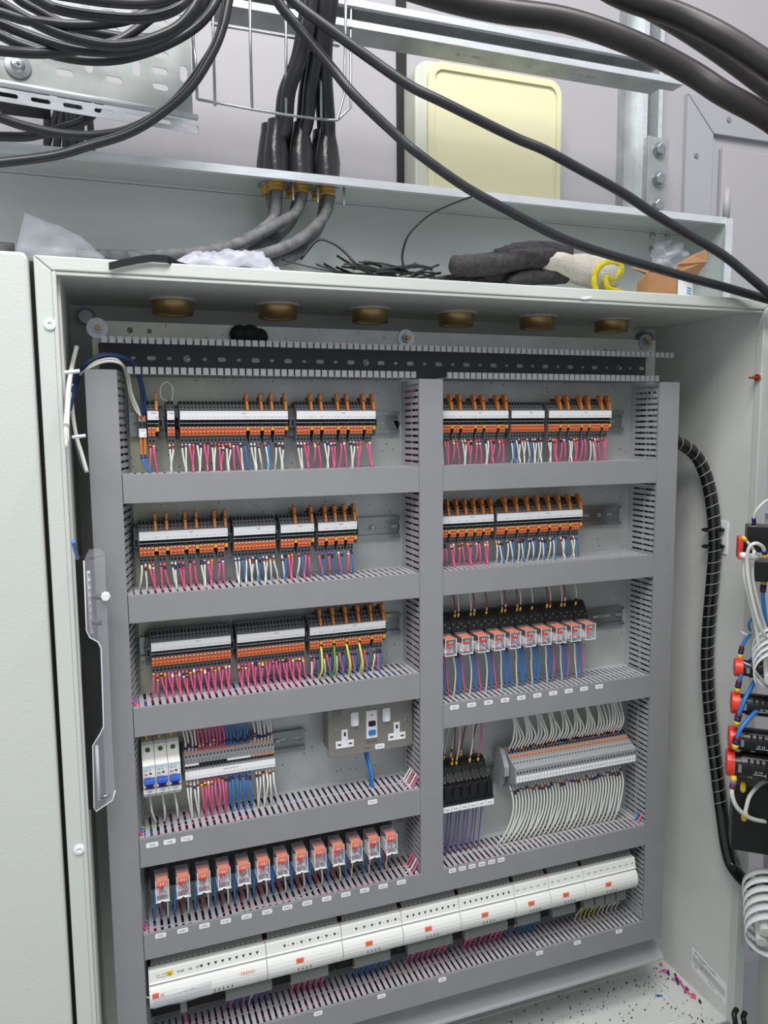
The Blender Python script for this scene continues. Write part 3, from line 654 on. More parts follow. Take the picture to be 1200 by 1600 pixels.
# ------------------------------------------------------------------ circuit breakers
def breaker(x0, zr, i, txt):
    q = thing('circuit_breaker', (x0, YP, zr), f'white single-pole circuit breaker with blue toggle, {["leftmost","middle","rightmost"][i]} of three, marked {txt}', 'breaker', 'three circuit breakers')
    w = .0176; Y = lambda o: o-YP; xc = x0+w/2
    MB().profx([(Y(.004), zr+.0435), (Y(.043), zr+.0435), (Y(.047), zr+.040), (Y(.049), zr+.024), (Y(.066), zr+.0195), (Y(.0685), zr+.018), (Y(.0685), zr-.0245), (Y(.066), zr-.026),
                (Y(.049), zr-.0265), (Y(.046), zr-.0395), (Y(.042), zr-.0405), (Y(.004), zr-.0405)], 'mcb', x0+.0002, x0+w-.0002).build('body', q, bevel=.0004)
    for zz in (.0325, -.0325): MB().lathe((xc, YP-.0470, zr+zz), (0, -1, .1), [(0, .0034), (.0012, .0034)], 'black_matt', 16).lathe((xc, YP-.0478, zr+zz), (0, -1, .1), [(0, .0024), (.0009, .0022)], 'trunk_dark', 6).build('terminal_screw', q)
    MB().box(x0+.0006, x0+w-.0006, YP-.0688, YP-.0684, zr+.0125, zr+.0178, 'lightblue').build('front_band', q)
    t = MB(); f = YP-.0690
    t.text('CHNT', (xc-.002, f, zr+.0150), .0028, 'cyan'); t.text('NB1-63', (xc-.0022, f, zr+.0107), .0020, 'print'); t.text('C6', (x0+.0035, f, zr+.0070), .0020, 'red'); t.text('PE', (xc+.0055, f, zr+.0152), .0014, 'print')
    t.box(x0+.0018, x0+.0070, f, f+.0002, zr+.0036, zr+.0052, 'print_grey'); t.box(x0+.0018, x0+.0110, f, f+.0002, zr+.0002, zr+.0005, 'print'); t.build('lettering', q)
    MB().box(xc+.0002, xc+.0036, f-.0002, f+.0003, zr+.0046, zr+.0066, 'black').build('indicator_window', q)
    MB().box(x0+.0012, x0+w-.0012, YP-.0690, YP-.0684, zr-.0175, zr-.0008, 'trunk_dark').build('toggle_slot', q)
    MB().profx([(Y(.066), zr-.0015), (Y(.079), zr-.0018), (Y(.080), zr-.0060), (Y(.074), zr-.0085), (Y(.068), zr-.0090)], 'blue_switch', x0+.0018, x0+w-.0018).add([], [], 'blue_switch').profx([(Y(.066), zr-.009), (Y(.0735), zr-.0085), (Y(.0705), zr-.0165), (Y(.066), zr-.0165)], 'navy', x0+.0040, x0+w-.0040).build('toggle', q, bevel=.0005)
    for s in (x0+.0024, x0+w-.0024): MB().lathe((s, YP-.0685, zr-.0130), (0, -1, 0), [(0, .0022), (.0025, .0018)], 'mcb', 10).build('toggle_boss', q)
    mk = MB().box(x0+.0003, x0+w-.0003, YP-.0694, YP-.0685, zr-.0248, zr-.0180, 'label').build('marker', q); MB().text(txt, (xc, YP-.0696, zr-.0214), .0028, 'print').build('marker_text', mk)
for i, t in enumerate(('90A', '90B', 'T102')):
    xx = -.4262+.0178*i; breaker(xx, -.5770, i, t); x = xx+.009
    wire([(x, YP-.030, -.6160), (x+.001, YP-.038, -.628), (x+.003, YP-.042, -.645), (SL+round((x+.006-SL)/.01)*.01, YP-.030, Z4[0]-.006)], 'w', f'white wire leaving the bottom of the {["left","middle","right"][i]} circuit breaker', None, False, r=.0018)
    wire([(x, YP-.034, -.5350), (x-.002, YP-.036, -.525), (x+.001, YP-.030, -.505)], ['w', 'dr', 'y'][i], None, None, False, ferrule='yellow')
# ------------------------------------------------------------------ double socket
q = thing('double_socket', (-.0735, YP, -.558), 'brushed metal double socket outlet with white inserts and a blue test button', 'socket')
sx0, sx1, sz0, sz1 = -.1448, -.0015, -.6005, -.5145
MB().prism(rrect(sx0+.004, sx1-.004, sz0+.004, sz1-.004, .003, 3), 'socket_plate', lambda u, v, t: (u, t, v), .0325, YP).build('back_box', q)
MB().prism(rrect(sx0, sx1, sz0, sz1, .0045, 4), 'socket_plate', lambda u, v, t: (u, t, v), .0290, .0335).build('faceplate', q, bevel=.0008)
F_ = .0290
for s, xc in enumerate((-.1180, -.0295)):
    zz = -.5765
    MB().prism([(xc-.0150, zz-.0105), (xc+.0150, zz-.0105), (xc+.0150, zz+.0015), (xc+.0052, zz+.0015), (xc+.0052, zz+.0195), (xc-.0052, zz+.0195), (xc-.0052, zz+.0015), (xc-.0150, zz+.0015)], 'white', lambda u, v, t: (u, t, v), F_-.0012, F_+.001).build('socket_insert', q, bevel=.0006)
    si = bpy.data.objects[-1] if 0 else [o for o in q.children if o.name.startswith('socket_insert')][-1]; m = MB(); m.box(xc-.0016, xc+.0016, F_-.0014, F_-.0010, zz+.0090, zz+.0155, 'black_matt')
    for dx in (-.0092, .0092): m.box(xc+dx-.0027, xc+dx+.0027, F_-.0014, F_-.0010, zz-.0055, zz-.0030, 'black_matt')
    m.build('pin_holes', si)
for xc in (-.1010, -.0473):
    sb = MB().prism(rrect(xc-.0065, xc+.0065, -.5535, -.5305, .0028, 3), 'white', lambda u, v, t: (u, t, v), F_-.0022, F_+.001).build('switch_bezel', q, bevel=.0006)
    MB().prism([(-.5325, F_-.0025), (-.5515, F_-.0025), (-.5515, F_-.0060), (-.545, F_-.0045)], 'white', lambda u, v, t: (t, v, u), xc-.0044, xc+.0044).build('rocker', sb, bevel=.0005)
tp_ = MB().box(-.0817, -.0632, F_-.0012, F_+.001, -.5775, -.5315, 'white').build('test_panel', q, bevel=.0005)
MB().box(-.0737, -.0712, F_-.0014, F_-.0010, -.5398, -.5378, 'black').build('indicator', tp_)
MB().prism(rrect(-.0783, -.0663, -.5570, -.5485, .0016, 3), 'black', lambda u, v, t: (u, t, v), F_-.0030, F_-.0010).build('reset_button', tp_, bevel=.0004)
MB().prism(rrect(-.0783, -.0663, -.5720, -.5635, .0016, 3), 'b', lambda u, v, t: (u, t, v), F_-.0030, F_-.0010).build('test_button', tp_, bevel=.0004)
for xc, zc in ((-.1325, -.5560), (-.0135, -.5557)): MB().lathe((xc, F_, zc), (0, -1, 0), [(0, .0033), (.0012, .0030), (.0016, .0015)], 'steel', 16).text('+', (xc, F_-.0018, zc), .0022, 'black').build('screw', q)
t = MB(); t.text('SHIELD', (-.1295, F_-.0003, -.5238), .0042, 'print'); t.text('13A RCD', (-.1295, F_-.0003, -.5285), .0020, 'print'); t.text('30mA 230V ~', (-.1295, F_-.0003, -.5318), .0020, 'print')
t.text('PRESS TO TEST', (-.0725, F_-.0003, -.5815), .0020, 'print'); t.text('TEST MONTHLY', (-.0725, F_-.0003, -.5850), .0020, 'print'); t.text('BS 7288', (-.0800, F_-.0003, -.5930), .0020, 'print'); t.build('lettering', q)
MB().prism(rrect(-.0670, -.0510, -.5975, -.5895, .002, 3), 'label', lambda u, v, t: (u, t, v), F_-.0008, F_).build('sticker', q); MB().text('T101', (-.059, F_-.0010, -.5935), .0036, 'print').build('sticker_text', q)
wire([(-.0760, YP-.030, -.598), (-.0745, YP-.036, -.620), (-.0715, YP-.044, -.645), (-.0700, YP-.040, -.6760)], 'b', 'thick light blue wire dropping from beneath the double socket', None, False, r=.0023)
wire([(-.0790, YP-.026, -.598), (-.0770, YP-.030, -.620), (-.0735, YP-.038, -.645), (-.0710, YP-.034, -.6760)], 'b', 'blue wire just behind the thick one beneath the double socket', None, False, r=.0018)

# ------------------------------------------------------------------ clear plug-in relays
def relay_parts(q, x, yb, zt, W_=.0200, H=.0285, D=.031, clip=False, rs=0, dark=False):
    yf = yb-D; rr = random.Random(rs)
    m = MB(); zc = zt-H/2
    m.box(x+.0015, x+W_-.0015, yb-.020, yb-.002, zt-H+.002, zt-.016, 'white'); m.build('coil', q)
    m = MB()
    for k in range(7):
        a = (x+.002+rr.random()*(W_-.004), yf+.003+rr.random()*.010, zt-H+.003+rr.random()*.008); b = (x+.002+rr.random()*(W_-.004), yf+.003+rr.random()*.010, zt-.013-rr.random()*.004)
        m.tube([a, b], .0006+.0005*rr.random(), rr.choice(['steel', 'white', 'trunk_dark', 'p', 'steel']), 4)
    m.tube([(x+.004, yf+.003, zt-H+.003), (x+.009, yf+.003, zt-H+.011)], .0011, 'p', 5); m.build('contacts', q)
    m = MB(); m.box(x+.0012, x+W_-.0012, yf+.0012, yb-(.019 if dark else .006), zt-.0022, zt-.0012, 'orange')
    if dark: m.box(x+.0012, x+W_-.0012, yb-.0188, yb-.004, zt-.0026, zt-.0016, 'lever_dark'); m.box(x+.0012, x+W_-.0012, yf+.0010, yf+.0016, zt-.0085, zt-.0012, 'orange')  # rear of the label coloured dark for the shade under the trunking
    m.box(x+.0008, x+W_*.62, yf-.0006, yf+.0004, zt-.0108, zt-.0075, 'red'); m.box(x+W_*.34, x+W_*.39, yf-.0007, yf+.0004, zt-.0075, zt-.0045, 'white'); m.box(x+W_*.54, x+W_*.59, yf-.0007, yf+.0004, zt-.0075, zt-.0045, 'white')
    m.build('flag_label', q)
    c = MB(); c.prism([(yb, zt-H), (yf, zt-H), (yf, zt-.001), (yf+.001, zt), (yf+D*.55, zt+.0006), (yb, zt+.001)], 'clear', lambda u, v, t: (t, u, v), x, x+W_).build('cover', q, bevel=.0006)
    c = MB()
    for xa in (x, x+W_-.0008):
        c.box(xa, xa+.0008, yf-.0002, yf+.0006, zt-H, zt, 'label'); c.box(xa, xa+.0008, yf, yb, zt-H, zt-H+.0006, 'label')
    c.box(x, x+W_, yf-.0004, yf+.0006, zt-H, zt-H+.0008, 'label'); c.build('cover_rim', q)
    if clip: MB().tube([(x-.001, yf-.001, zt-H-.0012), (x+W_*.3, yf-.001, zt-H-.0010), (x+W_*.45, yf-.002, zt-H+.0022), (x+W_*.6, yf-.001, zt-H-.0008), (x+W_+.001, yf-.001, zt-H-.0012)], .0009, 'white', 6).build('retaining_clip', q)
def socket_body(q, x, zr, W_=.0288, zt=.042, zb=-.030, O=.044, seed=0):
    m = MB(); Y = lambda o: o-YP
    m.profx([(Y(.004), zr+.030), (Y(.020), zr+zt), (Y(.030), zr+zt), (Y(O-.006), zr+zt-.012), (Y(O), zr+.016), (Y(O), zr+zb+.018), (Y(O-.008), zr+zb+.006), (Y(.030), zr+zb), (Y(.004), zr+zb)], 'black', x+.0003, x+W_-.0003); m.build('base', q)
    m = MB()
    for r_, (o, zz) in enumerate(((.0312, zt-.003), (.0345, zt-.0075), (O-.0035, zt-.0165), (O-.0012, zt-.0215))):
        for k in range(4):
            xx = x+.004+k*(W_-.008)/3; m.lathe((xx, YP-o-.0002, zr+zz), (0, -1, .6), [(0, .0013), (.0008, .0010)], 'black_matt' if (k+r_) % 2 else 'steel', 6)
    o = m.build('terminal_screws', q)
for i in range(10):
    x = .0445+i*.0294; zr = rows['3R']
    q = thing('relay', (x, YP, zr), f'clear orange-labelled relay, {nth(i+1)} from the left in the upper right row', 'relay', 'upper right clear relays')
    socket_body(q, x-.004, zr, .0292, O=.046); relay_parts(q, x, YP-.046, -.4195, rs=i)
    for k, c in enumerate('wbbp' if i not in (4, 5, 6) else 'wbbb'):
        xa = x+.003+k*.0045; xs = SR+round((xa+.001-SR)/.01)*.01
        wire([(xa, YP-.032, zr-.0275), (xa, YP-.040, zr-.036), (xa-.003*(i > 3)*(k == 0), YP-.046, zr-.060), (xs, YP-.044, ZR3[0]+.001), (xs, YP-.036, ZR3[0]-.012)], c, None, None, True, d0=.002)
    for k in range(2 if i % 3 else 1):
        xa = x+.006+k*.0065; c = ['w', 'dr'][(k+i) % 2] if i < 9 else 'w'
        wire([(xa, YP-.034, zr+.034), (xa, YP-.037, zr+.042), (xa-.002, YP-.040, zr+.062), (xa-.003, YP-.034, Z2[1]-.004), (xa-.003, YP-.03, Z2[1]+.01)], c, None, None, True, r=.0011, d0=.009, ferrule='yellow')
for i in range(13):
    x = -.4170+i*.02945; zr = -.735
    q = thing('relay', (x, YP, zr), f'clear relay with a white wire clip, {nth(i+1)} from the left in the lower left row', 'relay', 'lower left clear relays')
    socket_body(q, x-.004, zr, .0292, O=.046, zb=-.036); relay_parts(q, x+.001, YP-.055, -.7265, W_=.0186, H=.0310, clip=True, rs=40+i, dark=True)
    for k, c in enumerate(('b', 'b', 'dr', 'w')):
        xa = x+(.001, .004, .011, .019)[k]; xs = S5+round((xa-S5)/.01)*.01
        wire([(xa, YP-.032, zr-.030), (xa, YP-.042, zr-.040), (xs, YP-.046, zr-.058), (xs, YP-.044, Z5[0]+.001), (xs, YP-.036, Z5[0]-.012)], c, None, None, False)
din(-.42, -.004, -.735, 'galvanised rail carrying the lower left clear relays')

# ------------------------------------------------------------------ narrow black relay bases (right, fourth row)
for i in range(6):
    x = .0447+i*.0158; zr = rows['4R']; Y = lambda o: o-YP
    q = thing('narrow_relay', (x, YP, zr), f'narrow black relay block above the purple wires, {nth(i+1)} from the left', 'relay', 'narrow black relays')
    MB().profx([(Y(.004), zr+.030), (Y(.012), zr+.040), (Y(.024), zr+.041), (Y(.034), zr+.034), (Y(.040), zr+.022), (Y(.048), zr+.014), (Y(.060), zr+.013), (Y(.062), zr+.010), (Y(.064), zr-.014), (Y(.052), zr-.020), (Y(.004), zr-.026)], 'black', x+.0003, x+.0155).build('housing', q)
    m = MB()
    for o, zz in ((.020, .0412), (.031, .0362), (.040, .0235), (.050, .0143)):
        for xx in (x+.0045, x+.0110): m.lathe((xx, YP-o, zr+zz), (0, -.6, .8), [(0, .0011), (.0006, .0009)], 'steel', 6)
    m.build('terminal_screws', q)
    MB().box(x+.0035, x+.0125, YP-.0665, YP-.060, zr-.008, zr+.012, 'black_gloss').build('ejector', q, bevel=.0006)
    MB().profx([(Y(.050), zr-.0145), (Y(.066), zr-.0135), (Y(.0665), zr-.0175), (Y(.050), zr-.019)], 'black_gloss', x+.0006, x+.0152).build('lever', q)
    MB().box(x+.0006, x+.0152, YP-.0672, YP-.060, zr-.0285, zr-.0195, 'label').build('marker', q); MB().text(f'40K{i+1}', (x+.0079, YP-.0674, zr-.0238), .0028, 'print').build('marker_text', [o for o in q.children if o.name.startswith('marker')][-1])
    for k in range(2 if i < 5 else 1):
        xa = x+.004+k*.006; xs = SR+round((xa-.004-SR)/.01)*.01
        wire([(xa, YP-.040, zr-.024), (xa-.0005, YP-.044, zr-.045), (xa-.003, YP-.042, zr-.085), (xs, YP-.036, Z5[0]+.004), (xs+.002, YP-.026, Z5[0]-.006)], 'u', f'purple wire under the {nth(i+1)} black relay block, {"left" if k==0 else "right"} of the pair' if i < 5 else 'purple wire under the rightmost black relay block', 'purple wires', False, r=.0011)
for xa, yo, zz, c in ((.0530, .036, .036, 'w'), (.0665, .022, .043, 'w'), (.0745, .036, .036, 'dr'), (.0790, .022, .043, 'w'), (.0830, .036, .036, 'w'), (.0975, .022, .043, 'dr'), (.1080, .036, .036, 'w'), (.1180, .022, .043, 'dr'), (.1240, .036, .036, 'p')):
    zr = rows['4R']; wire([(xa, YP-yo, zr+zz), (xa+.0005, YP-yo-.002, zr+zz+.012), (xa+.004, YP-yo-.004, zr+zz+.040), (xa+.007, YP-.035, ZR3[1]-.004), (xa+.007, YP-.03, ZR3[1]+.010)], c, None, None, True, r=.0012, d0=.009, ferrule='yellow')

# ------------------------------------------------------------------ grey fuse terminals
PF = .0062; NF = 40; xf = .1835; zr = -.688
q = thing('fuse_terminal_strip', (xf, YP, zr), 'long row of grey fused terminals with white numbers under arching white wires', 'terminals')
def fuse():
    m = MB(); a, b, c = .0002, PF-.0002, PF/2
    m.profx([(.004, .030), (.018, .043), (.026, .044), (.036, .036), (.042, .030), (.046, .0295), (.060, .0235), (.0630, .021), (.0630, -.004), (.058, -.009), (.040, -.012), (.030, -.026), (.004, -.030)], 'fuse', a, b)
    quad_on(m, c, .0048, .026, .044, .036, .036, .1, .85, 'black_matt'); quad_on(m, c, .0052, .036, .036, .042, .030, .05, .9, 'salmon')
    m.lathe((c, -.0405, .0325), (0, -.7, .7), [(0, .0010), (.0006, .0010)], 'black_matt', 6)
    quad_on(m, c, .0022, .046, .0295, .060, .0235, .30, .52, 'black_matt'); m.box(c-.0010, c+.0010, -.0634, -.0629, .0120, .0160, 'black_matt')
    m.box(c-.0025, c+.0025, -.0638, -.0629, -.0030, .0080, 'label')
    return m
for i in range(NF): inst('fuse', fuse, 'fuse_terminal', q, (i*PF, 0, 0))
tx = MB()
for i in range(NF): tx.text(str(i+1), (xf+(i+.5)*PF, YP-.0640, zr+.0025), .0027, 'print')
tx.build('printed_numbers', q)
MB().profx([(-YP+.003, zr+.030), (-YP+.018, zr+.046), (-YP+.030, zr+.046), (-YP+.040, zr+.032), (-YP+.048, zr+.020), (-YP+.048, zr+.004), (-YP+.036, zr-.004), (-YP+.030, zr-.020), (-YP+.003, zr-.024)], 'fuse', xf-.0135, xf-.0045).build('end_bracket', q, bevel=.0006)
MB().profx([(-YP+.003, zr+.034), (-YP+.026, zr+.046), (-YP+.036, zr+.038), (-YP+.064, zr+.024), (-YP+.065, zr-.004), (-YP+.040, zr-.013), (-YP+.003, zr-.028)], 'fuse', xf-.0020, xf-.0001).build('end_plate', q)
for i in range(38):
    x = xf+(i+.5)*PF; k = (i//2)
    xs = x-.020*(1-i/38)-.006+(.003 if i % 2 else 0); xs2 = SR+round((xs-SR)/.01)*.01
    if i > 30: xs2 = SR+round((x-.010-SR)/.01)*.01
    pts = [(x, YP-.034, zr-.019), (x, YP-.041, zr-.026), (x+.001, YP-.048, zr-.045), (x-.001, YP-.048, zr-.070), ((x+xs2)/2, YP-.046, zr-.098), (xs2, YP-.040, Z5[0]+.002), (xs2-.002, YP-.030, Z5[0]-.010)]
    wire(pts, 'w', f'white wire below the {nth(i+1)} grey fused terminal from the left', 'white wires below the fused terminals', True, d0=.010, r=.0015)
for i in range(38):
    x = xf+(i+.5)*PF; g = (i//4); xs = x-.004-.004*((i % 4)-1.5)+R.uniform(-.002, .002)
    if i > 29: xs = x-.002+.0035*math.sin(i)
    pts = [(x, YP-.030, zr+.039), (x+.0005, YP-.034, zr+.048), (x+.003+R.uniform(-.001, .001), YP-.043, zr+.068), (xs+.002, YP-.040, zr+.095), (xs-.003, YP-.032, ZR3[1]-.002), (xs-.004, YP-.028, ZR3[1]+.010)]
    wire(pts, 'w', f'white wire above the {nth(i+1)} grey fused terminal from the left', 'white wires above the fused terminals', True, d0=.003, r=.0015)

# ------------------------------------------------------------------ row of white controllers
din(-.425, .434, -.9105, 'galvanised rail hidden behind the white controllers')
segs = [(233, 417), (417, 535), (535, 629), (629, 719), (719, 805), (805, 859), (859, 913), (913, 995)]
def xat(px, z, Y):
    # world x on the line of constant z, Y seen at column px
    lo, hi = -.6, .7
    for _ in range(40):
        mid = (lo+hi)/2; d = Vector((mid, Y, z))-CP; c = 600+FPX*d.dot(cr)/d.dot(fw)
        if c < px: lo = mid
        else: hi = mid
    return lo
CZ = -.9105; Yq = lambda o: o-YP
ordn = ['first and longest', 'second', 'third', 'fourth', 'fifth', 'sixth', 'seventh', 'last']
for i, (pa, pb) in enumerate(segs):
    xa, xb = xat(pa, -.905, 0)+.0004, xat(pb, -.905, 0)-.0004
    q = thing('controller', (xa, YP, CZ), f'white rounded rail-mounted controller, {ordn[i]} from the left in the bottom row', 'controller', 'bottom row of controllers')
    MB().profx([(Yq(.002), CZ+.052), (Yq(.030), CZ+.052), (Yq(.032), CZ+.049), (Yq(.048), CZ+.049), (Yq(.048), CZ+.040), (Yq(.060), CZ+.0385), (Yq(.0605), CZ+.037), (Yq(.048), CZ+.036), (Yq(.048), CZ-.030), (Yq(.046), CZ-.036), (Yq(.002), CZ-.036)], 'maroon', xa+.0002, xb-.0002).build('base', q)
    MB().profx([(Yq(.002), CZ-.0362), (Yq(.044), CZ-.0362), (Yq(.040), CZ-.046), (Yq(.034), CZ-.064), (Yq(.002), CZ-.066)], 'black_matt', xa+.0006, xb-.0006).build('shade_filler', q)  # black block added to stand for the shadow below the controller
    prof = [(Yq(.060), CZ+.0375), (Yq(.068), CZ+.0370), (Yq(.0705), CZ+.036), (Yq(.0740), CZ+.0205), (Yq(.0765), CZ+.0195)]
    for k in range(9):
        a = math.radians(75-150*k/8*.86); prof.append((Yq(.062+.0205*math.cos(a)), CZ-.002+.0215*math.sin(a)))
    prof += [(Yq(.064), CZ-.024), (Yq(.050), CZ-.024), (Yq(.050), CZ+.0375)]
    MB().profx(prof, 'ctrl', xa, xb).build('housing', q, bevel=.0005)
    MB().profx([(Yq(.046), CZ+.0395), (Yq(.062), CZ+.0395), (Yq(.062), CZ+.0420), (Yq(.050), CZ+.054), (Yq(.046), CZ+.054)], 'conn', xa+.004, xb-.003).build('upper_connector', q)
    m = MB()
    nn = int((xb-xa-.012)/.008)
    for k in range(nn): m.box(xa+.008+k*.008, xa+.0092+k*.008, YP-.0626, YP-.0618, CZ+.0398, CZ+.0420, 'print')
    m.build('connector_marks', q)
    t = MB(); n1, n2 = prof[2], prof[3]
    def on_face(x, s):   # point on the sloping upper face
        return (x, -(n1[0]+(n2[0]-n1[0])*s)-.0004, n1[1]+(n2[1]-n1[1])*s)
    upv = Vector((0, -(n1[0]-n2[0]), n1[1]-n2[1])).normalized()
    a0 = xa+(xb-xa)*(.44 if i == 0 else (.24 if i < 3 else .1)); stp = .0105 if i in (0, 3, 4) else .0135
    k = 0
    while a0+k*stp < xb-.006:
        c = Vector(on_face(a0+k*stp, .5))
        if i in (0, 3, 4) or (i < 3 and k % 1 == 0):
            t.add([c+Vector((-.0024, 0, 0))+upv*.002, c+Vector((.0024, 0, 0))+upv*.002, c-upv*.0024], [(0, 2, 1)], 'print')
            if i in (1, 2): t.text('A', c+Vector((.0062, 0, 0)), .0024, 'print_grey', (1, 0, 0), upv)
        else: t.text('24V', c, .0026, 'print', (1, 0, 0), upv)
        k += 1
        if k > 9: break
    fz, fo = CZ+.004, .0826
    t.text('IO' if i else 'IQ', (xa+(.0085 if i == 0 else (xb-xa)*.42), YP-fo-.0004, fz+.001), .0042, 'red')
    t.box(xa+(.004 if i == 0 else (xb-xa)*.42-.0058), xa+(.013 if i == 0 else (xb-xa)*.42+.0058), YP-fo-.0002, YP-fo+.002, fz-.0025, fz+.0045, 'trendred')
    if i == 0:
        t.text('4E', (xa+.0180, YP-fo-.0004, fz+.001), .0045, 'trendred')
        t.text('TREND', (xb-.030, YP-fo-.0004, CZ+.0075), .0052, 'trendred')
        e = thing('warning_label', (xa+.038, YP-.073, CZ+.03), '', 'x'); bpy.data.objects.remove(e)
        c = Vector(on_face(xa+.030, .5)); t.box(c.x-.0045, c.x+.0045, c.y-.0003, c.y+.003, c.z-.0040, c.z+.0042, 'yellow'); t.text('A', (c.x, c.y-.0010, c.z), .0040, 'print', (1, 0, 0), upv)
        for k, s in enumerate(('230V ~ 50Hz', '9600 RS232')): t.text(s, (xa+.018, c.y-.0006, c.z+.002-.004*k), .0020, 'print')
        for k in range(3):
            c2 = Vector(on_face(xa+.046+k*.013, .5)); t.text('RS485 USB ETH'.split()[k], c2, .0030, 'print', (1, 0, 0), upv)
    bx_ = xa+(xb-xa)*(.40 if i else .54)
    for k in range(5 if i == 0 else 4):
        t.lathe((bx_+k*.0065, YP-.0820, CZ-.0085), (0, -1, -.3), [(0, .0011), (.0008, .0011)], 'print', 6); t.box(bx_+k*.0065-.0006, bx_+k*.0065+.0006, YP-.0800, YP-.0795, CZ-.0135, CZ-.0118, 'print_grey')
    t.text('CE UK', (xb-.012, YP-.0775, CZ-.0168), .0016, 'print')
    t.build('lettering', q)
    if i == 0:
        # curled clear sticker with printed lines
        m = MB(); vs = []; nx = 14
        for a in range(nx+1):
            for b in range(4):
                u = a/nx; v = b/3; vs.append((xa+.004+u*.085, YP-.0835-.003*math.sin(u*math.pi)**2*v, CZ-.014+.017*v+.006*u*v+.001*math.sin(u*9)))
        m.add(vs, [(a*4+b, (a+1)*4+b, (a+1)*4+b+1, a*4+b+1) for a in range(nx) for b in range(3)], 'bag_clear', True); m.build('peeling_film', q)
        t = MB()
        for k, s in enumerate(('IQ4E/16/XNC/BAC/230', 'S/N 214 882 0467', 'www.trendcontrols.com')): t.text(s, (xa+.045, YP-.0822+.0012*k, CZ+.001-.0052*k), .0028, 'print', (1, 0, .10))
        t.build('sticker_text', q)
        tag(MB().tube([(xa-.0065, YP-.068, CZ-.002), (xa+.001, YP-.069, CZ-.006), (xa+.004, YP-.072, CZ-.0072)], .0011, 'w', 6).build('wire', base=(xa, YP-.069, CZ-.006)), 'short white wire end poking out left of the longest controller', 'wire')
lc = [(282, 292, 'conn'), (353, 425, 'conn'), (455, 513, 'conn'), (554, 610, 'conn'), (637, 707, 'conn'), (726, 793, 'conn'), (808, 844, 'conn'), (863, 899, 'conn'), (912, 928, 'conn'), (930, 944, 'conn'), (946, 961, 'conn'), (963, 978, 'conn')]
wc = ['p', 'bpuw', 'pp', 'bb', 'pp', 'ppr', 'bb', '', 'wy', 'wy', 'w', 'w']
pl = ['narrow single', 'long, under the first controller', 'under the second controller', 'with blue wires, under the third controller', 'with pink wires, under the fourth controller', 'with pink and red wires, under the fifth controller', 'with light blue wires, under the sixth controller', 'empty one under the seventh controller', 'first of the four small ones at the right', 'second of the four small ones at the right', 'third of the four small ones at the right', 'last of the four small ones at the right']
for i, (pa, pb, mt) in enumerate(lc):
    zc = -.9545; Yc = YP-.056; xa, xb = xat(pa, zc, Yc), xat(pb, zc, Yc)
    q = thing('plug_connector', (xa, YP-.040, zc), 'grey plug-in connector, '+pl[i], 'connector', 'grey plug connectors below the controllers')
    MB().profx([(-YP+.0445, zc+.0095), (-YP+.053, zc+.0095), (-YP+.057, zc+.006), (-YP+.0575, zc-.0075), (-YP+.0445, zc-.0085)], mt, xa, xb).build('body', q, bevel=.0005)
    m = MB(); n = max(1, int((xb-xa)/.005))
    for k in range(n): m.box(xa+(k+.35)*(xb-xa)/n, xa+(k+.65)*(xb-xa)/n, YP-.0579, YP-.0565, zc-.006, zc-.003, 'print_grey')
    m.build('wire_mouths', q)
    if wc[i]:
        for k in range(n):
            if R.random() < .15: continue
            c = R.choice(wc[i].replace('r', 'p')); xx = xa+(k+.5)*(xb-xa)/n; xs = S5+round((xx-S5)/.01)*.01
            wire([(xx, YP-.046, zc-.009), (xx, YP-.044, zc-.016), (xs, YP-.032, zc-.036), (xs, YP-.026, Z6[0]-.008)], c, None, None, R.random() < .6, r=.0012, d0=.004, ferrule='yellow' if (k == 0 or 'y' in wc[i]) else None)
for (xa, zt, cols, sgn) in ((L1-.001, Z3[0], 'ppbbp', 1), (L1-.001, Z4[0], 'pbbyg', 1), (C0-.004, Z4[0], 'pwpww', -1), (C0-.004, Z5[0], 'pwpp', -1), (R0-.004, Z5[0], 'pb', -1), (L1-.001, Z5[0], 'ppb', 1)):
    for k, c in enumerate(cols):
        y = .012+.0085*k; REST.tube(spline([(xa-.006*sgn, y+.002, zt+.016), (xa+.001*sgn, y, zt+.007), (xa+.007*sgn, y, zt-.001), (xa+.022*sgn, y, zt-.008)], 3), .0015, c, 5)
tag(REST.build('wires', base=(0, .04, -.5)), 'remaining thin coloured wires at the right-hand terminal rows, relays and controllers', 'wires', None, 'stuff')

# ------------------------------------------------------------------ galvanised trunk on top of the enclosure
TY0, TY1, TZ = .092, .208, .305
q = thing('galvanised_trunk', (0, TY1, .130), 'open galvanised steel trunk lying along the top of the enclosure', 'trunk')
bx('back_web', -1.3, .674, TY1-.0015, TY1, .1295, TZ+.0, 'zinc_blue', q)
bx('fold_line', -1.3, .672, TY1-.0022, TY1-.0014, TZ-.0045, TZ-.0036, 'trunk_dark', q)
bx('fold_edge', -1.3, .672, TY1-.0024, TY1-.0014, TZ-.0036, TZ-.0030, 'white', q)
bx('top_web', -1.3, .674, TY0, TY1-.0015, TZ, TZ+.0016, 'zinc_blue', q)
MB().profx([(-TY0-.006, TZ+.0017), (-TY0-.006, TZ+.0025), (-TY0+.0015, TZ+.0025), (-TY0+.0015, TZ-.0095), (-TY0-.009, TZ-.0095), (-TY0-.009, TZ-.0085), (-TY0, TZ-.0085), (-TY0, TZ+.0017)], 'zinc_shiny', -1.3, .664).build('rim', q)
bx('bottom_web', -1.3, .674, TY0+.02, TY1-.0015, .1295, .1310, 'zinc_blue', q)
bx('end_flange', .652, .668, TY0-.014, TY0-.012, .1295, TZ-.004, 'zinc_shiny', q)
bx('end_web', .664, .668, TY0-.012, TY1-.002, .1295, TZ-.001, 'zinc_blue', q)
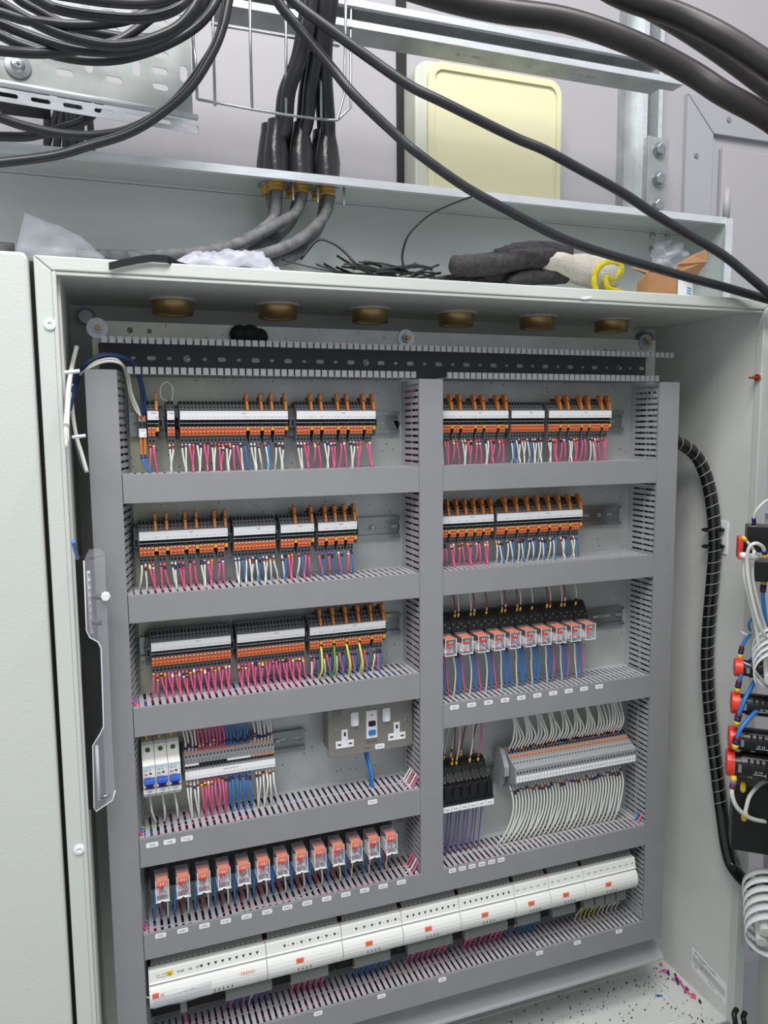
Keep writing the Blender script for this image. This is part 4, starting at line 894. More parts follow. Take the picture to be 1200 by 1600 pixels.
for (x, y) in ((1019, 369), (1042, 370), (1018, 390)):
    p = at(x, y, TY1-.0015); MB().lathe(p, (0, -1, 0), [(0, .006), (.004, .0055), (.006, .003)], 'steel', 12).build('screw', q)

# ------------------------------------------------------------------ strut rail, vertical strut, cable tray, wire basket
q = thing('strut_rail', (.1, .174, .5446), 'horizontal galvanised strut channel crossing in front of the wall near the ceiling', 'strut')
z0, z1, y0, y1 = .5446, .5865, .120, .174
X0, X1 = -.62, .580
bx('underside', X0, X1-.03, y0+.0016, y1, z0, z0+.002, 'zinc', q)
bx('web', X0, X1-.03, y1-.002, y1, z0+.002, z1-.002, 'zinc_blue', q)
bx('upper_side', X0, X1-.03, y0+.0016, y1, z1-.002, z1, 'zinc', q)
MB().profx([(-y0, z0), (-y0, z0+.0105), (-y0-.007, z0+.0115), (-y0-.007, z0+.010), (-y0-.0018, z0+.009), (-y0-.0018, z0+.0)], 'zinc_shiny', X0, X1).build('lower_lip', q)
MB().profx([(-y0, z1), (-y0, z1-.0105), (-y0-.007, z1-.0115), (-y0-.007, z1-.010), (-y0-.0018, z1-.009), (-y0-.0018, z1-.0)], 'zinc_shiny', X0, X1).build('upper_lip', q)
bx('underside_tip', X1-.03, X1, y0+.0016, y0+.030, z0, z0+.002, 'zinc', q)
t = MB(); 
for k, (px, s) in enumerate(((735, '12  11  8221'), (830, '00'), (915, '12  11  8221'))):
    p = at(px, 104+(px-780)*.175-6, .14); t.text(s, (p.x, y0+.028, z0-.0003), .007, 'print_grey', (1, 0, 0), (0, -1, 0))
t.build('stamped_marks', q)
q = thing('vertical_strut', (.668, .36, .3), 'vertical galvanised strut with a black slot standing in front of the wall', 'strut')
bx('side_flange', .6125, .642, .335, .361, .2, 1.2, 'zinc', q); bx('left_lip', .642, .654, .315, .361, .2, 1.2, 'zinc_shiny', q)
bx('right_lip', .682, .692, .315, .361, .2, 1.2, 'zinc_shiny', q); bx('slot_back', .654, .682, .352, .361, .2, 1.2, 'black_matt', q)
q = thing('bracket', (.672, .315, .36), 'galvanised bracket plate with three hex bolts on the vertical strut', 'bracket')
MB().prism([(.643, .300), (.698, .300), (.6975, .5215), (.646, .5235)], 'zinc', lambda u, v, t: (u, t, v), .298, .314).build('plate', q, bevel=.001)
for (x, y) in ((1029, 235), (1028, 281), (1026, 322)):
    p = at(x, y, .298); wb = MB().lathe(p, (0, -1, 0), [(0, .0155), (.003, .0155)], 'steel', 24).build('washer', q)
    b = MB().lathe(p, (0, -1, 0), [(.003, .0120), (.011, .0118), (.012, .010)], 'steel', 6).build('bolt_head', wb)
# perforated tray at the upper left, turned slightly away from the wall
q = thing('cable_tray', (-.50, .02, .35), 'perforated galvanised cable tray edge behind the coiled black cables', 'tray')
A = Vector((-.5567, 0., .3501)); 
Bp = at(308, 180, .0); 
# direction along the tray: chosen so that its lower edge stays level
best = None
for k in range(200):
    Yk = .0+.002*k; b_ = at(308, 180, Yk)
    if best is None or abs(b_.z-A.z) < best[0]: best = (abs(b_.z-A.z), b_)
Bp = best[1]; dr = (Bp-A); dr.z = 0; Lr = dr.length; dr.normalize(); nr = Vector((-dr.y, dr.x, 0)); nr = nr if nr.y > 0 else -nr
def tray_pt(u, v, t): return A+dr*u+Vector((0, 0, 1))*v+nr*t
def tray_uv(px, py):
    d = ray(px, py); s = (A-CP).dot(nr)/d.dot(nr); p = CP+d*s-A; return p.dot(dr), p.z
hs = []
for px, py, w_, h_ in ((101, 114, 1, 0), (178, 125, 1, 0), (213, 106, 0, 1), (250, 111, 1, 0), (251, 136, 1, 0), (287, 116, 0, 1), (177, 98, 1, 0), (139, 100, 0, 1), (251, 86, 1, 0), (248, 35, 1, 0), (284, 37, 0, 1), (174, 48, 1, 0), (210, 30, 0, 1), (134, 10, 0, 1), (172, 22, 1, 0), (60, 20, 0, 1), (95, 60, 1, 0), (20, 60, 1, 0), (250, 60, 1, 0), (12, 99, 1, 0)):
    u, v = tray_uv(px, py); hs.append(slot(u, v, .021 if w_ else .010, .0085 if w_ else .022, 4))
vs, fs = plate([(-.12, -.0), (Lr-.006, -.0), (Lr-.006, .26), (-.12, .26)], hs, .0016)
MB().add([tray_pt(x, y, z) for x, y, z in vs], fs, 'zinc').build('side_web', q)
hs = [slot(-.105+.0375*i, -.018, .0235, .0055, 4) for i in range(int((Lr+.10)/.0375)+1)]
vs, fs = plate([(-.12, -.0265), (Lr, -.0265), (Lr, -.0105), (-.12, -.0105)], hs, .0014)
MB().add([tray_pt(x, y, z-.004) for x, y, z in vs], fs, 'zinc_shiny').build('slotted_edge', q)
MB().tube([tray_pt(-.12, -.004, -.002), tray_pt(Lr, -.004, -.002)], .0042, 'zinc_shiny', 10).build('rolled_edge', q)
u, v = tray_uv(28, 104); pc = tray_pt(u, v, -.001); m = MB().lathe(pc, -nr, [(0, .0155), (.0025, .0150), (.003, .009)], 'steel', 24).lathe(pc, -nr, [(.003, .0085), (.0055, .0070), (.0065, .004)], 'steel', 16); m.text('+', pc-nr*.0068, .008, 'black', dr, (0, 0, 1)); m.build('washer_screw', q)
# dark block under the tray
p = at(36, 152, .12); m = MB().box(p.x-.033, p.x+.033, .10, .16, p.z-.012, p.z+.012, 'black'); tag(m.build('black_block', base=(p.x, .13, p.z), bevel=.001), 'black plastic block below the left end of the perforated cable tray', 'block')
# wire basket
q = thing('wire_basket', (-.15, .06, .45), 'galvanised wire basket tray with rectangular mesh behind the cable bundle', 'basket')
BY = .075
def P2(x, y, Y=BY): return at(x, y, Y)
rods = [[(301, -60), (302, 62), (303, 120)], [(334, -60), (333, 40), (336, 165)], [(390, -60), (391, 60), (394, 173)], [(446, -60), (447, 90), (447, 180)], [(503, -60), (501, 60), (502, 188)],
        [(330, 38), (395, 48), (465, 60), (530, 72)], [(308, 155), (394, 171), (450, 180), (508, 187)]]
for r_ in rods:
    MB().tube([P2(x, y) for x, y in r_], .0021, 'steel', 8).build('rod', q)
MB().tube([P2(541, -60), P2(540, 50), P2(538, 148), P2(527, 188), P2(508, 187)], .0021, 'steel', 8).build('rod', q)
MB().tube([P2(549, -60, BY+.05), P2(548, 60, BY+.05), P2(548, 168, BY+.05), P2(527, 188)], .0021, 'steel', 8).build('rod', q)
MB().tube([P2(308, 155), P2(306, 100), P2(301, 60)], .0021, 'steel', 8).build('rod', q)

# ------------------------------------------------------------------ cables overhead
def cable(name, pts, r, m, label, cat='cable', group=None, per=6, n=10, extra=None):
    W3 = [at(x, y, Y) for x, y, Y in pts]; sp = spline(W3, per)
    o = MB().tube(sp, r, m, n).build(name, base=tuple(sp[0])); tag(o, label, cat, group); return o, sp
G = 'coiled black cables at the upper left'
def c3(l, Y0, Y1): n = len(l)-1; return [(x/3, y/3, Y0+(Y1-Y0)*i/n) for i, (x, y) in enumerate(l)]
coil = [([(-150, 215), (0, 238), (200, 250), (400, 230), (560, 190), (700, 90), (800, 10), (900, -90)], -.07, -.05, 'lowest left black coil cable, curving up across the tray corner'),
        ([(-150, 20), (0, 58), (130, 95), (350, 118), (560, 100), (700, 55), (770, 15), (840, -60)], -.10, -.08, 'black coil cable running across the top left of the photo, third loop down'),
        ([(100, -60), (180, 0), (300, 50), (560, 85), (720, 78), (830, 40), (900, -30)], -.12, -.10, 'short black coil loop high at the upper left'),
        ([(-150, 90), (0, 165), (100, 210), (300, 268), (480, 285), (640, 260), (820, 190), (960, 90), (1050, -60)], -.05, -.03, 'deepest black coil loop hanging across the perforated tray'),
        ([(-150, 60), (0, 112), (100, 152), (280, 215), (420, 240), (600, 238), (760, 182), (900, 80), (990, -50)], -.075, -.055, 'black coil loop just inside the deepest one'),
        ([(40, -60), (90, 0), (180, 50), (300, 115), (450, 152), (620, 178), (780, 168), (900, 100), (1000, -50)], -.04, -.02, 'thin black coil loop crossing behind the others'),
        ([(-150, -60), (0, 12), (150, 100), (280, 160), (430, 202), (560, 212), (700, 185), (850, 110), (960, -50)], -.10, -.075, 'black coil loop starting at the left photo edge and ending at the rod basket'),
        ([(250, -30), (500, 8), (700, 14), (860, -30)], -.13, -.12, 'topmost black coil cable grazing the top edge'),
        ([(1085, -60), (1045, 130), (985, 270), (885, 420), (745, 540), (600, 625), (420, 682), (250, 730), (0, 762), (-150, 775)], -.03, -.02, 'long black cable sweeping down left across the galvanised trunk rim'),
        ([(1068, -60), (1025, 170), (930, 335), (800, 492), (640, 592), (480, 632), (300, 630), (120, 592), (0, 552), (-150, 500)], .0, .01, 'black cable looping back left just above the galvanised trunk rim'),
        ([(-150, 638), (0, 640), (130, 640), (250, 612), (370, 578), (440, 530), (468, 478), (470, 440)], .03, .04, 'short black cable looping up behind the tray edge')]
for l, a, b, lb in coil: cable('cable', c3(l, a, b), .0058, 'cable', lb, 'cable', G)
for i, (xa, xb, rr_) in enumerate(((215, 218, .0052), (300, 262, .0058), (315, 305, .005), (335, 330, .005), (352, 345, .005), (378, 375, .0055), (405, 432, .0052), (290, 215, .0048))):
    cable('cable', [(xa/3, 440/3, .23), ((xa+xb)/6+1, 560/3, .23), (xb/3, 720/3, .23), (xb/3, 800/3, .23)], rr_, 'cable', f'dark cable hanging behind the tray, {nth(i+1)} in the left background bunch', 'cable', 'dark cables hanging behind the tray')
A_ = [(405, -60, .03), (432, 0, .03), (471, 49, .02), (520, 108, .01), (555, 150, 0), (618, 210, -.01), (660, 245, -.02), (730, 294, -.03), (800, 332, -.04), (867, 367, -.05), (920, 388, -.055), (990, 409, -.06), (1077, 434, -.07), (1130, 448, -.075), (1196, 467, -.085), (1260, 485, -.09)]
B_ = [(420, -50, .01), (457, 0, 0), (520, 49, -.01), (590, 100, -.02), (642, 135, -.03), (695, 161, -.04), (800, 213, -.05), (850, 234, -.06), (902, 262, -.065), (972, 301, -.075), (1025, 336, -.085), (1077, 367, -.09), (1130, 399, -.1), (1165, 427, -.105), (1205, 462, -.11), (1240, 500, -.11)]
cable('cable', A_, .0072, 'cable', 'lower of two long black cables sagging from top centre to the right edge', group='two long sagging cables')
cable('cable', B_, .0072, 'cable', 'upper of two long black cables running from top centre to the right edge', group='two long sagging cables')
def T(l, Y0, Y1): n = len(l)-1; return [(x, y, Y0+(Y1-Y0)*i/n) for i, (x, y) in enumerate(l)]
cable('cable', T([(560, -45), (690, -4), (780, 16), (885, 32), (990, 68), (1077, 112), (1130, 146), (1205, 188), (1280, 250)], -.20, -.36), .0138, 'cable_thick', 'lower thick black cable arching across the top right corner', 'cable', 'thick cables at the top right', n=16)
cable('cable', T([(860, -80), (960, -12), (1060, 24), (1130, 58), (1205, 106), (1280, 160)], -.24, -.38), .0138, 'cable_thick', 'upper thick black cable arching across the top right corner', 'cable', 'thick cables at the top right', n=16)
cable('cable', T([(990, 0), (1060, 40), (1130, 86), (1205, 142), (1280, 200)], -.18, -.32), .0125, 'cable_thick', 'thick black cable half hidden under the upper thick one, top right', 'cable', 'thick cables at the top right', n=16)

# three heavy cables through brass glands
gp = [(435, 300), (476, 303), (518, 306)]
for i, (gx, gy) in enumerate(gp):
    gxw = (-.1865, -.1468, -.1040)[i]; gyw = .128
    nm = ['left', 'middle', 'right'][i]
    up_ = [[(436, 288), (441, 240), (446, 200), (452, 140), (474, 80), (488, 0), (494, -60)], [(476, 290), (478, 245), (480, 190), (486, 130), (500, 60), (506, 0), (510, -60)], [(517, 292), (516, 250), (514, 195), (509, 120), (510, 60), (518, 0), (520, -60)]][i]
    pts = []
    for k, (x, y) in enumerate(up_):
        p = at(x, y, [gyw, gyw, .11, .075, .05, .03, .02][k]); pts.append(p)
    pts[0] = Vector((gxw, gyw, TZ-.01)); pts[1] = Vector((gxw+.001, gyw, TZ+.055))
    q = thing('heavy_cable', (gxw, gyw, TZ), f'heavy cable with a black shrink boot entering the {nm} brass gland', 'cable', 'three heavy cables into glands')
    MB().tube(spline(pts, 6), .0105, 'cable', 12).build('upper_length', q)
    off = Vector((-.004, .021, 0))
    pts2 = [p+off*(1.0 if k > 0 else 1) for k, p in enumerate(pts)]
    MB().tube(spline(pts2, 6), .0095, 'cable', 10).build('rear_length', q)
    bt = MB(); c0 = Vector((gxw, gyw, TZ+.0015))
    prof = [(0, .0205), (.030, .0205), (.042, .0185), (.055, .0165), (.072, .0130), (.085, .0122)]
    n = 18; vs = []
    for d, r in prof:
        c = Vector((gxw+.02*max(0, d-.03), gyw-.1*max(0, d-.03), TZ+.0015+d))
        for k in range(n):
            a = 2*math.pi*k/n; rr_ = r*(1+.05*math.sin(3*a+d*60)); vs.append(c+Vector((math.cos(a)*rr_, math.sin(a)*rr_, 0)))
    bt.add(vs, [(a*n+k, a*n+(k+1) % n, (a+1)*n+(k+1) % n, (a+1)*n+k) for a in range(len(prof)-1) for k in range(n)], 'shrink', True).build('shrink_boot', q)
    bt = MB(); vs = [v+Vector((-.006, .021, 0)) for v in vs]; bt.add(vs, [(a*n+k, a*n+(k+1) % n, (a+1)*n+(k+1) % n, (a+1)*n+k) for a in range(len(prof)-1) for k in range(n)], 'shrink', True).build('rear_shrink_boot', q)
    # brass below the plate
    for dx, dy, s in ((0, 0, 1), (-.008, .026, .85)):
        MB().lathe((gxw+dx, gyw+dy, TZ-.0005), (0, 0, -1), [(0, .0185*s), (.005, .0185*s)], 'steel', 6).build('lock_nut', q)
        MB().lathe((gxw+dx, gyw+dy, TZ-.005), (0, 0, -1), [(0, .0135*s), (.004, .0135*s), (.005, .0125*s), (.011, .0130*s), (.012, .0115*s)], 'brass', 20).build('brass_thread', q)
    MB().lathe((gxw+.024, gyw-.012, TZ-.0005), (0, 0, -1), [(0, .0022), (.032, .0022)], 'steel', 8).build('bolt', q)
low = [[(434, 318, .128), (428, 340, .125), (405, 362, .11), (370, 380, .09), (310, 394, .07), (235, 400, .06), (180, 400, .07), (120, 398, .08)],
       [(424, 318, .15), (428, 350, .15), (405, 375, .14), (350, 392, .13), (250, 402, .13), (160, 404, .13)],
       [(474, 316, .128), (462, 332, .122), (430, 352, .108), (395, 370, .092), (350, 388, .075), (280, 398, .065), (200, 403, .06)],
       [(466, 318, .15), (455, 345, .15), (430, 372, .14), (395, 392, .125), (350, 402, .12)],
       [(516, 318, .128), (508, 335, .124), (485, 362, .110), (455, 382, .095), (420, 395, .08), (375, 405, .07)],
       [(508, 320, .15), (500, 350, .15), (478, 385, .13), (455, 402, .11), (420, 412, .10)]]
nmL = ['front cable below the left brass gland', 'rear cable below the left brass gland', 'front cable below the middle brass gland', 'rear cable below the middle brass gland', 'front cable below the right brass gland', 'rear cable below the right brass gland']
for l, s in zip(low, nmL):
    W3 = [at(*p) for p in l]
    for w in W3[3:]: w.z = max(w.z, .1415)
    W3[0].z = TZ-.016
    m = MB().tube(spline(W3, 5), .0088, 'cable_dusty', 10); tag(m.build('dusty_cable', base=tuple(W3[0])), 'dusty grey '+s, 'cable', 'dusty grey cables below the glands')
p = at(315, 394, .05); tag(MB().tube([(p.x+.0098*math.cos(a), .068+.0105*math.cos(a)*.2, .1425+.0105*math.sin(a)) for a in [k*math.pi/6 for k in range(13)]], .0015, 'black', 6, False).box(p.x-.003, p.x+.004, .056, .062, .150, .159, 'black').build('cable_tie', base=(p.x, .06, .15)), 'black cable tie round the dusty cable above the tape strip', 'cable tie')
p = at(14, 388, .07); m = MB().tube([at(-40, 386, .08), at(0, 387, .08), at(22, 389, .08)], .0080, 'cable_dusty', 10); tag(m.build('dusty_cable', base=tuple(p)), 'short dusty cable end at the left photo edge above the neighbouring door', 'cable')

# ------------------------------------------------------------------ things lying on the enclosure roof
ZR = .1300
# cut cable ties
rr = random.Random(5)
for i in range(72):
    px = rr.gauss(608, 40); px = min(690, max(530, px)); p = at(px, 425, .02+rr.uniform(-.02, .05)); a = rr.uniform(-.6, .6)+(math.pi if rr.random() < .5 else 0); L_ = rr.uniform(.03, .085); el = rr.uniform(0, .42)*(1 if i % 2 else .25)
    z = ZR+.002+(.034*(i/72))*max(.15, 1-abs(px-608)/120); d = Vector((math.cos(a), math.sin(a)*.4, 0)).normalized(); w = (Vector((-d.y, d.x, 0))*.5+Vector((0, 0, .86))*rr.uniform(-1, 1)).normalized()*rr.uniform(.0014, .0024)
    pts = [Vector((p.x, p.y, z))+d*(L_*t)+Vector((0, 0, L_*el*t*t+.004*math.sin(3*t))) for t in (0, .25, .5, .75, 1)]
    m = MB(); vs = []
    for v in pts: vs += [v-w, v+w, v+w+Vector((0, 0, .0011)), v-w+Vector((0, 0, .0011))]
    fs = [(4*k+j, 4*k+(j+1) % 4, 4*k+4+(j+1) % 4, 4*k+4+j) for k in range(4) for j in range(4)]+[(3, 2, 1, 0), (16, 17, 18, 19)]
    tag(m.add(vs, fs, 'black').build('cable_tie', base=tuple(pts[0])), 'cut black cable tie end in the loose pile on the enclosure roof', 'cable tie', 'cut cable ties in a pile on the roof')
cable('thin_cable', [(745, 305, .06), (715, 315, .05), (672, 335, .045), (640, 365, .045), (629, 395, .05), (630, 418, .05)], .0017, 'black', 'thin black wire rising from the cable tie pile to the trunk rim', 'wire')
cable('thin_cable', [(470, 405, .09), (495, 376, .09), (520, 380, .08), (545, 400, .07), (560, 420, .06)], .0021, 'black', 'thin black wire arching beside the pile of cable tie ends', 'wire')
cable('thin_cable', [(440, 405, .075), (480, 416, .06), (540, 428, .05), (600, 432, .045)], .0012, 'black', 'thin black wire lying flat left of the cable tie pile', 'wire')
# strip of black tape over the front edge
m = MB(); vs = []; pts = [(170, 416), (190, 411), (215, 406), (240, 403), (262, 405), (280, 409), (297, 414)]
for i, (x, y) in enumerate(pts):
    a = at(x, y, YG-.006); vs += [a+Vector((0, 0, .0045)), a-Vector((0, 0, .0045)), a+Vector((.0005, .0012, -.0045)), a+Vector((.0005, .0012, .0045))]
for v in vs[-8:]: v += Vector((0, .018, 0))
n = len(pts); fs = [(4*k+j, 4*k+(j+1) % 4, 4*k+4+(j+1) % 4, 4*k+4+j) for k in range(n-1) for j in range(4)]+[(3, 2, 1, 0), (4*n-4, 4*n-3, 4*n-2, 4*n-1)]
tag(m.add(vs, fs, 'tape', False).build('tape_strip', base=tuple(vs[0])), 'shiny black tape strip stuck over the top left edge of the enclosure', 'tape')
# plastic bags
def sheet(name, label, corners, nx, nz, amp, m, th=.0006, seed=0, round_=0, bul=.01):
    """crumpled film: corners are 4 world points (bl, br, tr, tl)"""
    bl, br, tr, tl = [Vector(c) for c in corners]; N_ = (br-bl).cross(tl-bl).normalized(); vs = []
    for s in (0, 1):
        for j in range(nz+1):
            for i in range(nx+1):
                u, v = i/nx, j/nz; p = (bl*(1-u)+br*u)*(1-v)+(tl*(1-u)+tr*u)*v
                d = noise.noise(Vector((u*4+seed, v*4, seed)))*amp+abs(noise.noise(Vector((u*11+seed, v*9, seed+3))))*amp*.5
                b = math.sin(math.pi*min(1, max(0, u)))*math.sin(math.pi*(v*.8+.1))*bul
                vs.append(p+N_*(d+b+(th if s else -(b*1.6+th))))
    W1 = nx+1; o = W1*(nz+1); fs = []
    for j in range(nz):
        for i in range(nx):
            a = j*W1+i; fs.append((a, a+1, a+W1+1, a+W1)); fs.append((o+a, o+a+W1, o+a+W1+1, o+a+1))
    for i in range(nx): fs.append((i, o+i, o+i+1, i+1)); a = nz*W1+i; fs.append((a, a+1, o+a+1, o+a))
    for j in range(nz): a = j*W1; fs.append((a, a+W1, o+a+W1, o+a)); a = j*W1+nx; fs.append((a, o+a, o+a+W1, a+W1))
    return tag(MB().add(vs, fs, m, True).build(name, base=tuple((bl+br)/2)), label, 'bag')
sheet('plastic_bag', 'clear plastic bag standing up at the left end of the enclosure roof', [at(22, 402, .02), at(165, 405, .05), at(125, 368, .05), at(38, 332, .02)], 10, 8, .010, 'bag_clear', seed=2, bul=.006)
sheet('plastic_bag', 'crumpled lilac-white plastic bag lying on the roof beside the tape strip', [at(265, 413, .02), at(445, 425, .02), at(405, 397, .04), at(300, 402, .04)], 24, 8, .014, 'bag', seed=7, bul=.012)
sheet('plastic_bag', 'clear crumpled bag sticking up behind the cardboard box', [at(1010, 430, .14), at(1075, 430, .14), at(1068, 380, .14), at(1022, 378, .14)], 12, 10, .022, 'bag_clear', seed=13, bul=.014)
# cardboard box
q = thing('cardboard_box', (.505, .03, ZR), 'small open brown cardboard box at the right end of the enclosure roof', 'box')
a = at(1010, 462, .03); b = at(1050, 462, .03); c = at(1081, 464, .05)
zt_ = at(1010, 426, .03).z; bxX0, bxX1, bxX2 = a.x, b.x, at(1081, 462, .06).x
MB().prism([(bxX0, .030), (bxX1, .020), (bxX2, .058), (bxX0+.045, .072)], 'card', lambda u, v, t: (u, v, t), ZR, zt_).build('body', q, bevel=.0008)
e1 = Vector((bxX1, .020, 0)); e2 = Vector((bxX2, .058, 0)); nn = (e2-e1).normalized(); oo = Vector((nn.y, -nn.x, 0))
def face(u, z, l): return e1+nn*(u*(e2-e1).length)+oo*l+Vector((0, 0, z))
MB().add([face(.08, ZR+.001, .0004), face(.98, ZR+.001, .0004), face(.98, zt_-.002, .0004), face(.08, zt_-.002, .0004)], [(0, 1, 2, 3)], 'label').build('paper_label', q)
t = MB()
for k in range(7): t.add([face(.62+.0*k, ZR+.006+k*.0045, .0007), face(.90, ZR+.006+k*.0045, .0007), face(.90, ZR+.0085+k*.0045, .0007), face(.62, ZR+.0085+k*.0045, .0007)], [(0, 1, 2, 3)], 'cyan' if k > 3 else 'print_grey')
t.text('45', face(.32, ZR+.009, .0007), .005, 'print', nn, (0, 0, 1)); t.build('label_print', q)
def flap(pts, nm='flap'):
    P_0 = [Vector(p) for p in pts]; N_ = (P_0[1]-P_0[0]).cross(P_0[2]-P_0[0]).normalized()*.0018
    n = len(P_0); MB().add(P_0+[p+N_ for p in P_0], [list(range(n))[::-1], list(range(n, 2*n))]+[(i, (i+1) % n, n+(i+1) % n, n+i) for i in range(n)], 'card').build(nm, q)
flap([(bxX1, .020, zt_), (bxX2, .058, zt_), at(1104, 408, .03), at(1104, 390, .03), at(1083, 398, .03), at(1058, 412, .02)])
flap([(bxX1, .021, zt_), at(1052, 424, .022), at(1085, 402, .045), (bxX2, .060, zt_+.002)])
flap([(bxX0, .030, zt_), (bxX0+.045, .072, zt_), at(1025, 414, .10), at(985, 418, .06)])
flap([(bxX0, .030, ZR+.002), (bxX0, .030, zt_), at(996, 440, .02), at(993, 460, .02)])
# glove: knitted cuff, coated black palm and fingers
def glove():
    q = thing('work_glove', (.22, .02, ZR), 'grey knitted work glove with black coated fingers and yellow cuff hem', 'glove')
    Yg = .015
    def lump(pts, rad, m, nm, sq=1.0, seed=0, n=16, wob=.08):
        sp = spline([at(*p) for p in pts], 6); N = len(sp); vs = []
        rs = spline([(r, 0, 0) for r in rad], 6); rs = [v.x for v in rs]
        t0 = (sp[-1]-sp[0]).normalized(); up_ = Vector((0, 0, 1)); 
        for i in range(N):
            t = (sp[min(i+1, N-1)]-sp[max(i-1, 0)]).normalized(); s_ = t.cross(up_).normalized(); w_ = s_.cross(t).normalized(); r = rs[i]
            for k in range(n):
                a = 2*math.pi*k/n; rr_ = r*(1+wob*noise.noise(Vector((math.cos(a)*1.5+seed, math.sin(a)*1.5, i*.35+seed)))*2.2)
                vs.append(sp[i]+s_*math.cos(a)*rr_*1.35+w_*math.sin(a)*rr_*sq)
        o = len(vs); vs += [sp[0]-(sp[1]-sp[0]).normalized()*rs[0]*.5, sp[-1]+(sp[-1]-sp[-2]).normalized()*rs[-1]*.15]
        fs = [(i*n+k, i*n+(k+1) % n, (i+1)*n+(k+1) % n, (i+1)*n+k) for i in range(N-1) for k in range(n)]
        fs += [(o, (k+1) % n, k) for k in range(n)]+[(o+1, (N-1)*n+k, (N-1)*n+(k+1) % n) for k in range(n)]
        return MB().add(vs, fs, m, True).build(nm, q)
    lump([(708, 414, Yg-.02), (738, 414, Yg-.02), (785, 411, Yg-.015), (830, 405, Yg-.01), (868, 404, Yg-.002)], [.013, .0165, .0165, .018, .016], 'glove_black', 'finger', 1.0, 1)
    lump([(775, 398, Yg+.01), (810, 394, Yg+.01), (850, 396, Yg+.005), (885, 406, Yg)], [.010, .0155, .020, .020], 'glove_black', 'palm', .95, 3)
    lump([(800, 386, Yg+.03), (830, 386, Yg+.03), (865, 393, Yg+.02)], [.007, .010, .012], 'glove_black', 'finger', .9, 5)
    lump([(740, 436, Yg+.015), (765, 433, Yg+.015), (800, 430, Yg+.012), (840, 428, Yg+.01)], [.010, .0125, .0125, .013], 'glove_black', 'finger', .9, 7)
    lump([(795, 440, Yg-.01), (820, 434, Yg-.01), (850, 432, Yg-.005), (880, 432, Yg)], [.010, .0140, .0140, .014], 'glove_black', 'finger', .9, 9)
    lump([(700, 436, Yg+.03), (720, 434, Yg+.03), (760, 428, Yg+.03)], [.006, .008, .010], 'glove_black', 'finger', .8, 12)
    lump([(828, 405, Yg-.006), (862, 411, Yg-.010), (900, 420, Yg-.008), (935, 428, Yg-.012), (955, 432, Yg-.012)], [.010, .0165, .0205, .0225, .0215], 'glove_knit', 'knitted_cuff', 1.12, 11)
    # folded yellow hem: a wavy ring of ribbon
    rp = [(932, 456), (928, 440), (932, 422), (944, 412), (958, 411), (968, 416), (966, 428), (957, 436), (950, 430), (946, 437), (950, 450), (962, 455), (974, 458)]
    MB().tube(spline([at(x, y, Yg-.036) for x, y in rp], 5), [.0050]*((len(rp)-1)*5+1), 'glove_hem', 8).build('hem', q)
    rp = [(958, 411), (970, 415), (971, 425), (964, 438)]
    MB().tube(spline([at(x, y, Yg-.028) for x, y in rp], 5), .0038, 'glove_hem', 8).build('hem', q)
glove()
p = at(910, 465, YG-.002)
tag(MB().add([at(905, 466, YG-.0006), at(912, 463, YG-.0006), at(925, 462, YG-.0006), at(924, 466, YG-.0006), at(914, 468, YG-.0006)], [(0, 4, 3, 2, 1)], 'white').build('paint_chip', base=tuple(p)), 'small white scuffed paint chip on the top front edge below the glove', 'chip')

# ------------------------------------------------------------------ right wall fittings
def xw(px, py, X):
    d = ray(px, py); return CP+d*((X-CP.x)/d.x)
HX = XR-.0135
hp = [Vector((R1+.001, .045, -.107)), Vector((.515, .045, -.106)), xw(1082, 706, HX-.03), xw(1101, 738, HX-.006), xw(1113, 790, HX), xw(1117, 850, HX), xw(1113, 910, HX), xw(1107, 980, HX), xw(1105, 1040, HX), xw(1109, 1110, HX), xw(1118, 1190, HX), xw(1128, 1270, HX), xw(1138, 1335, HX), xw(1152, 1364, HX-.002), xw(1175, 1385, HX-.01), xw(1205, 1392, HX-.02)]
sp = spline(hp, 5); tag_h = thing('spiral_wrapped_hose', tuple(hp[0]), 'black spiral-wrapped cable loom curving down the right inner wall', 'hose')
MB().tube(sp, .0118, 'spiral', 16).build('core', tag_h)
# helix wrap
L = [0]
for i in range(1, len(sp)): L.append(L[-1]+(sp[i]-sp[i-1]).length)
def along(s):
    for i in range(1, len(sp)):
        if L[i] >= s: return sp[i-1].lerp(sp[i], (s-L[i-1])/max(1e-9, L[i]-L[i-1])), (sp[i]-sp[i-1]).normalized()
    return sp[-1], (sp[-1]-sp[-2]).normalized()
hx = []; s = 0; pitch = .0205; N = 14
while s < L[-1]-.22:
    c, t = along(s); a = 2*math.pi*s/pitch; u = t.cross(Vector((1, 0, 0))).normalized(); v = t.cross(u)
    hx.append(c+(u*math.cos(a)+v*math.sin(a))*.0119); s += pitch/N
MB().tube(hx, .0005, 'ctrl_grey', 4).build('spiral_edge', tag_h)
q = thing('tie_mount', tuple(xw(1128, 840, XR)), 'white adhesive pad with black ties holding the spiral loom to the wall', 'cable mount')
a = xw(1139, 815, XR); b = xw(1134, 866, XR); c = xw(1118, 815, XR)
MB().box(XR-.002, XR, a.y, a.y+.034, b.z, a.z, 'white').build('pad', q, bevel=.0006)
for py in (828, 854):
    c, tdir = xw(1110, py, HX), Vector((0, 0, 1))
    MB().tube([(c.x+.0136*math.cos(k*math.pi/8), c.y+.0136*math.sin(k*math.pi/8), c.z) for k in range(17)], .0024, 'black', 6, False).build('tie', q)
    d = xw(1128, py, XR-.008); MB().lathe(d, (0, -1, 0), [(-.006, .0035), (.002, .004), (.004, .003)], 'black', 8).build('tie_head', q)
p = xw(1186, 590, XR); q = thing('earth_stud', tuple(p), 'copper earth stud sticking out of the right inner wall near the top', 'stud')
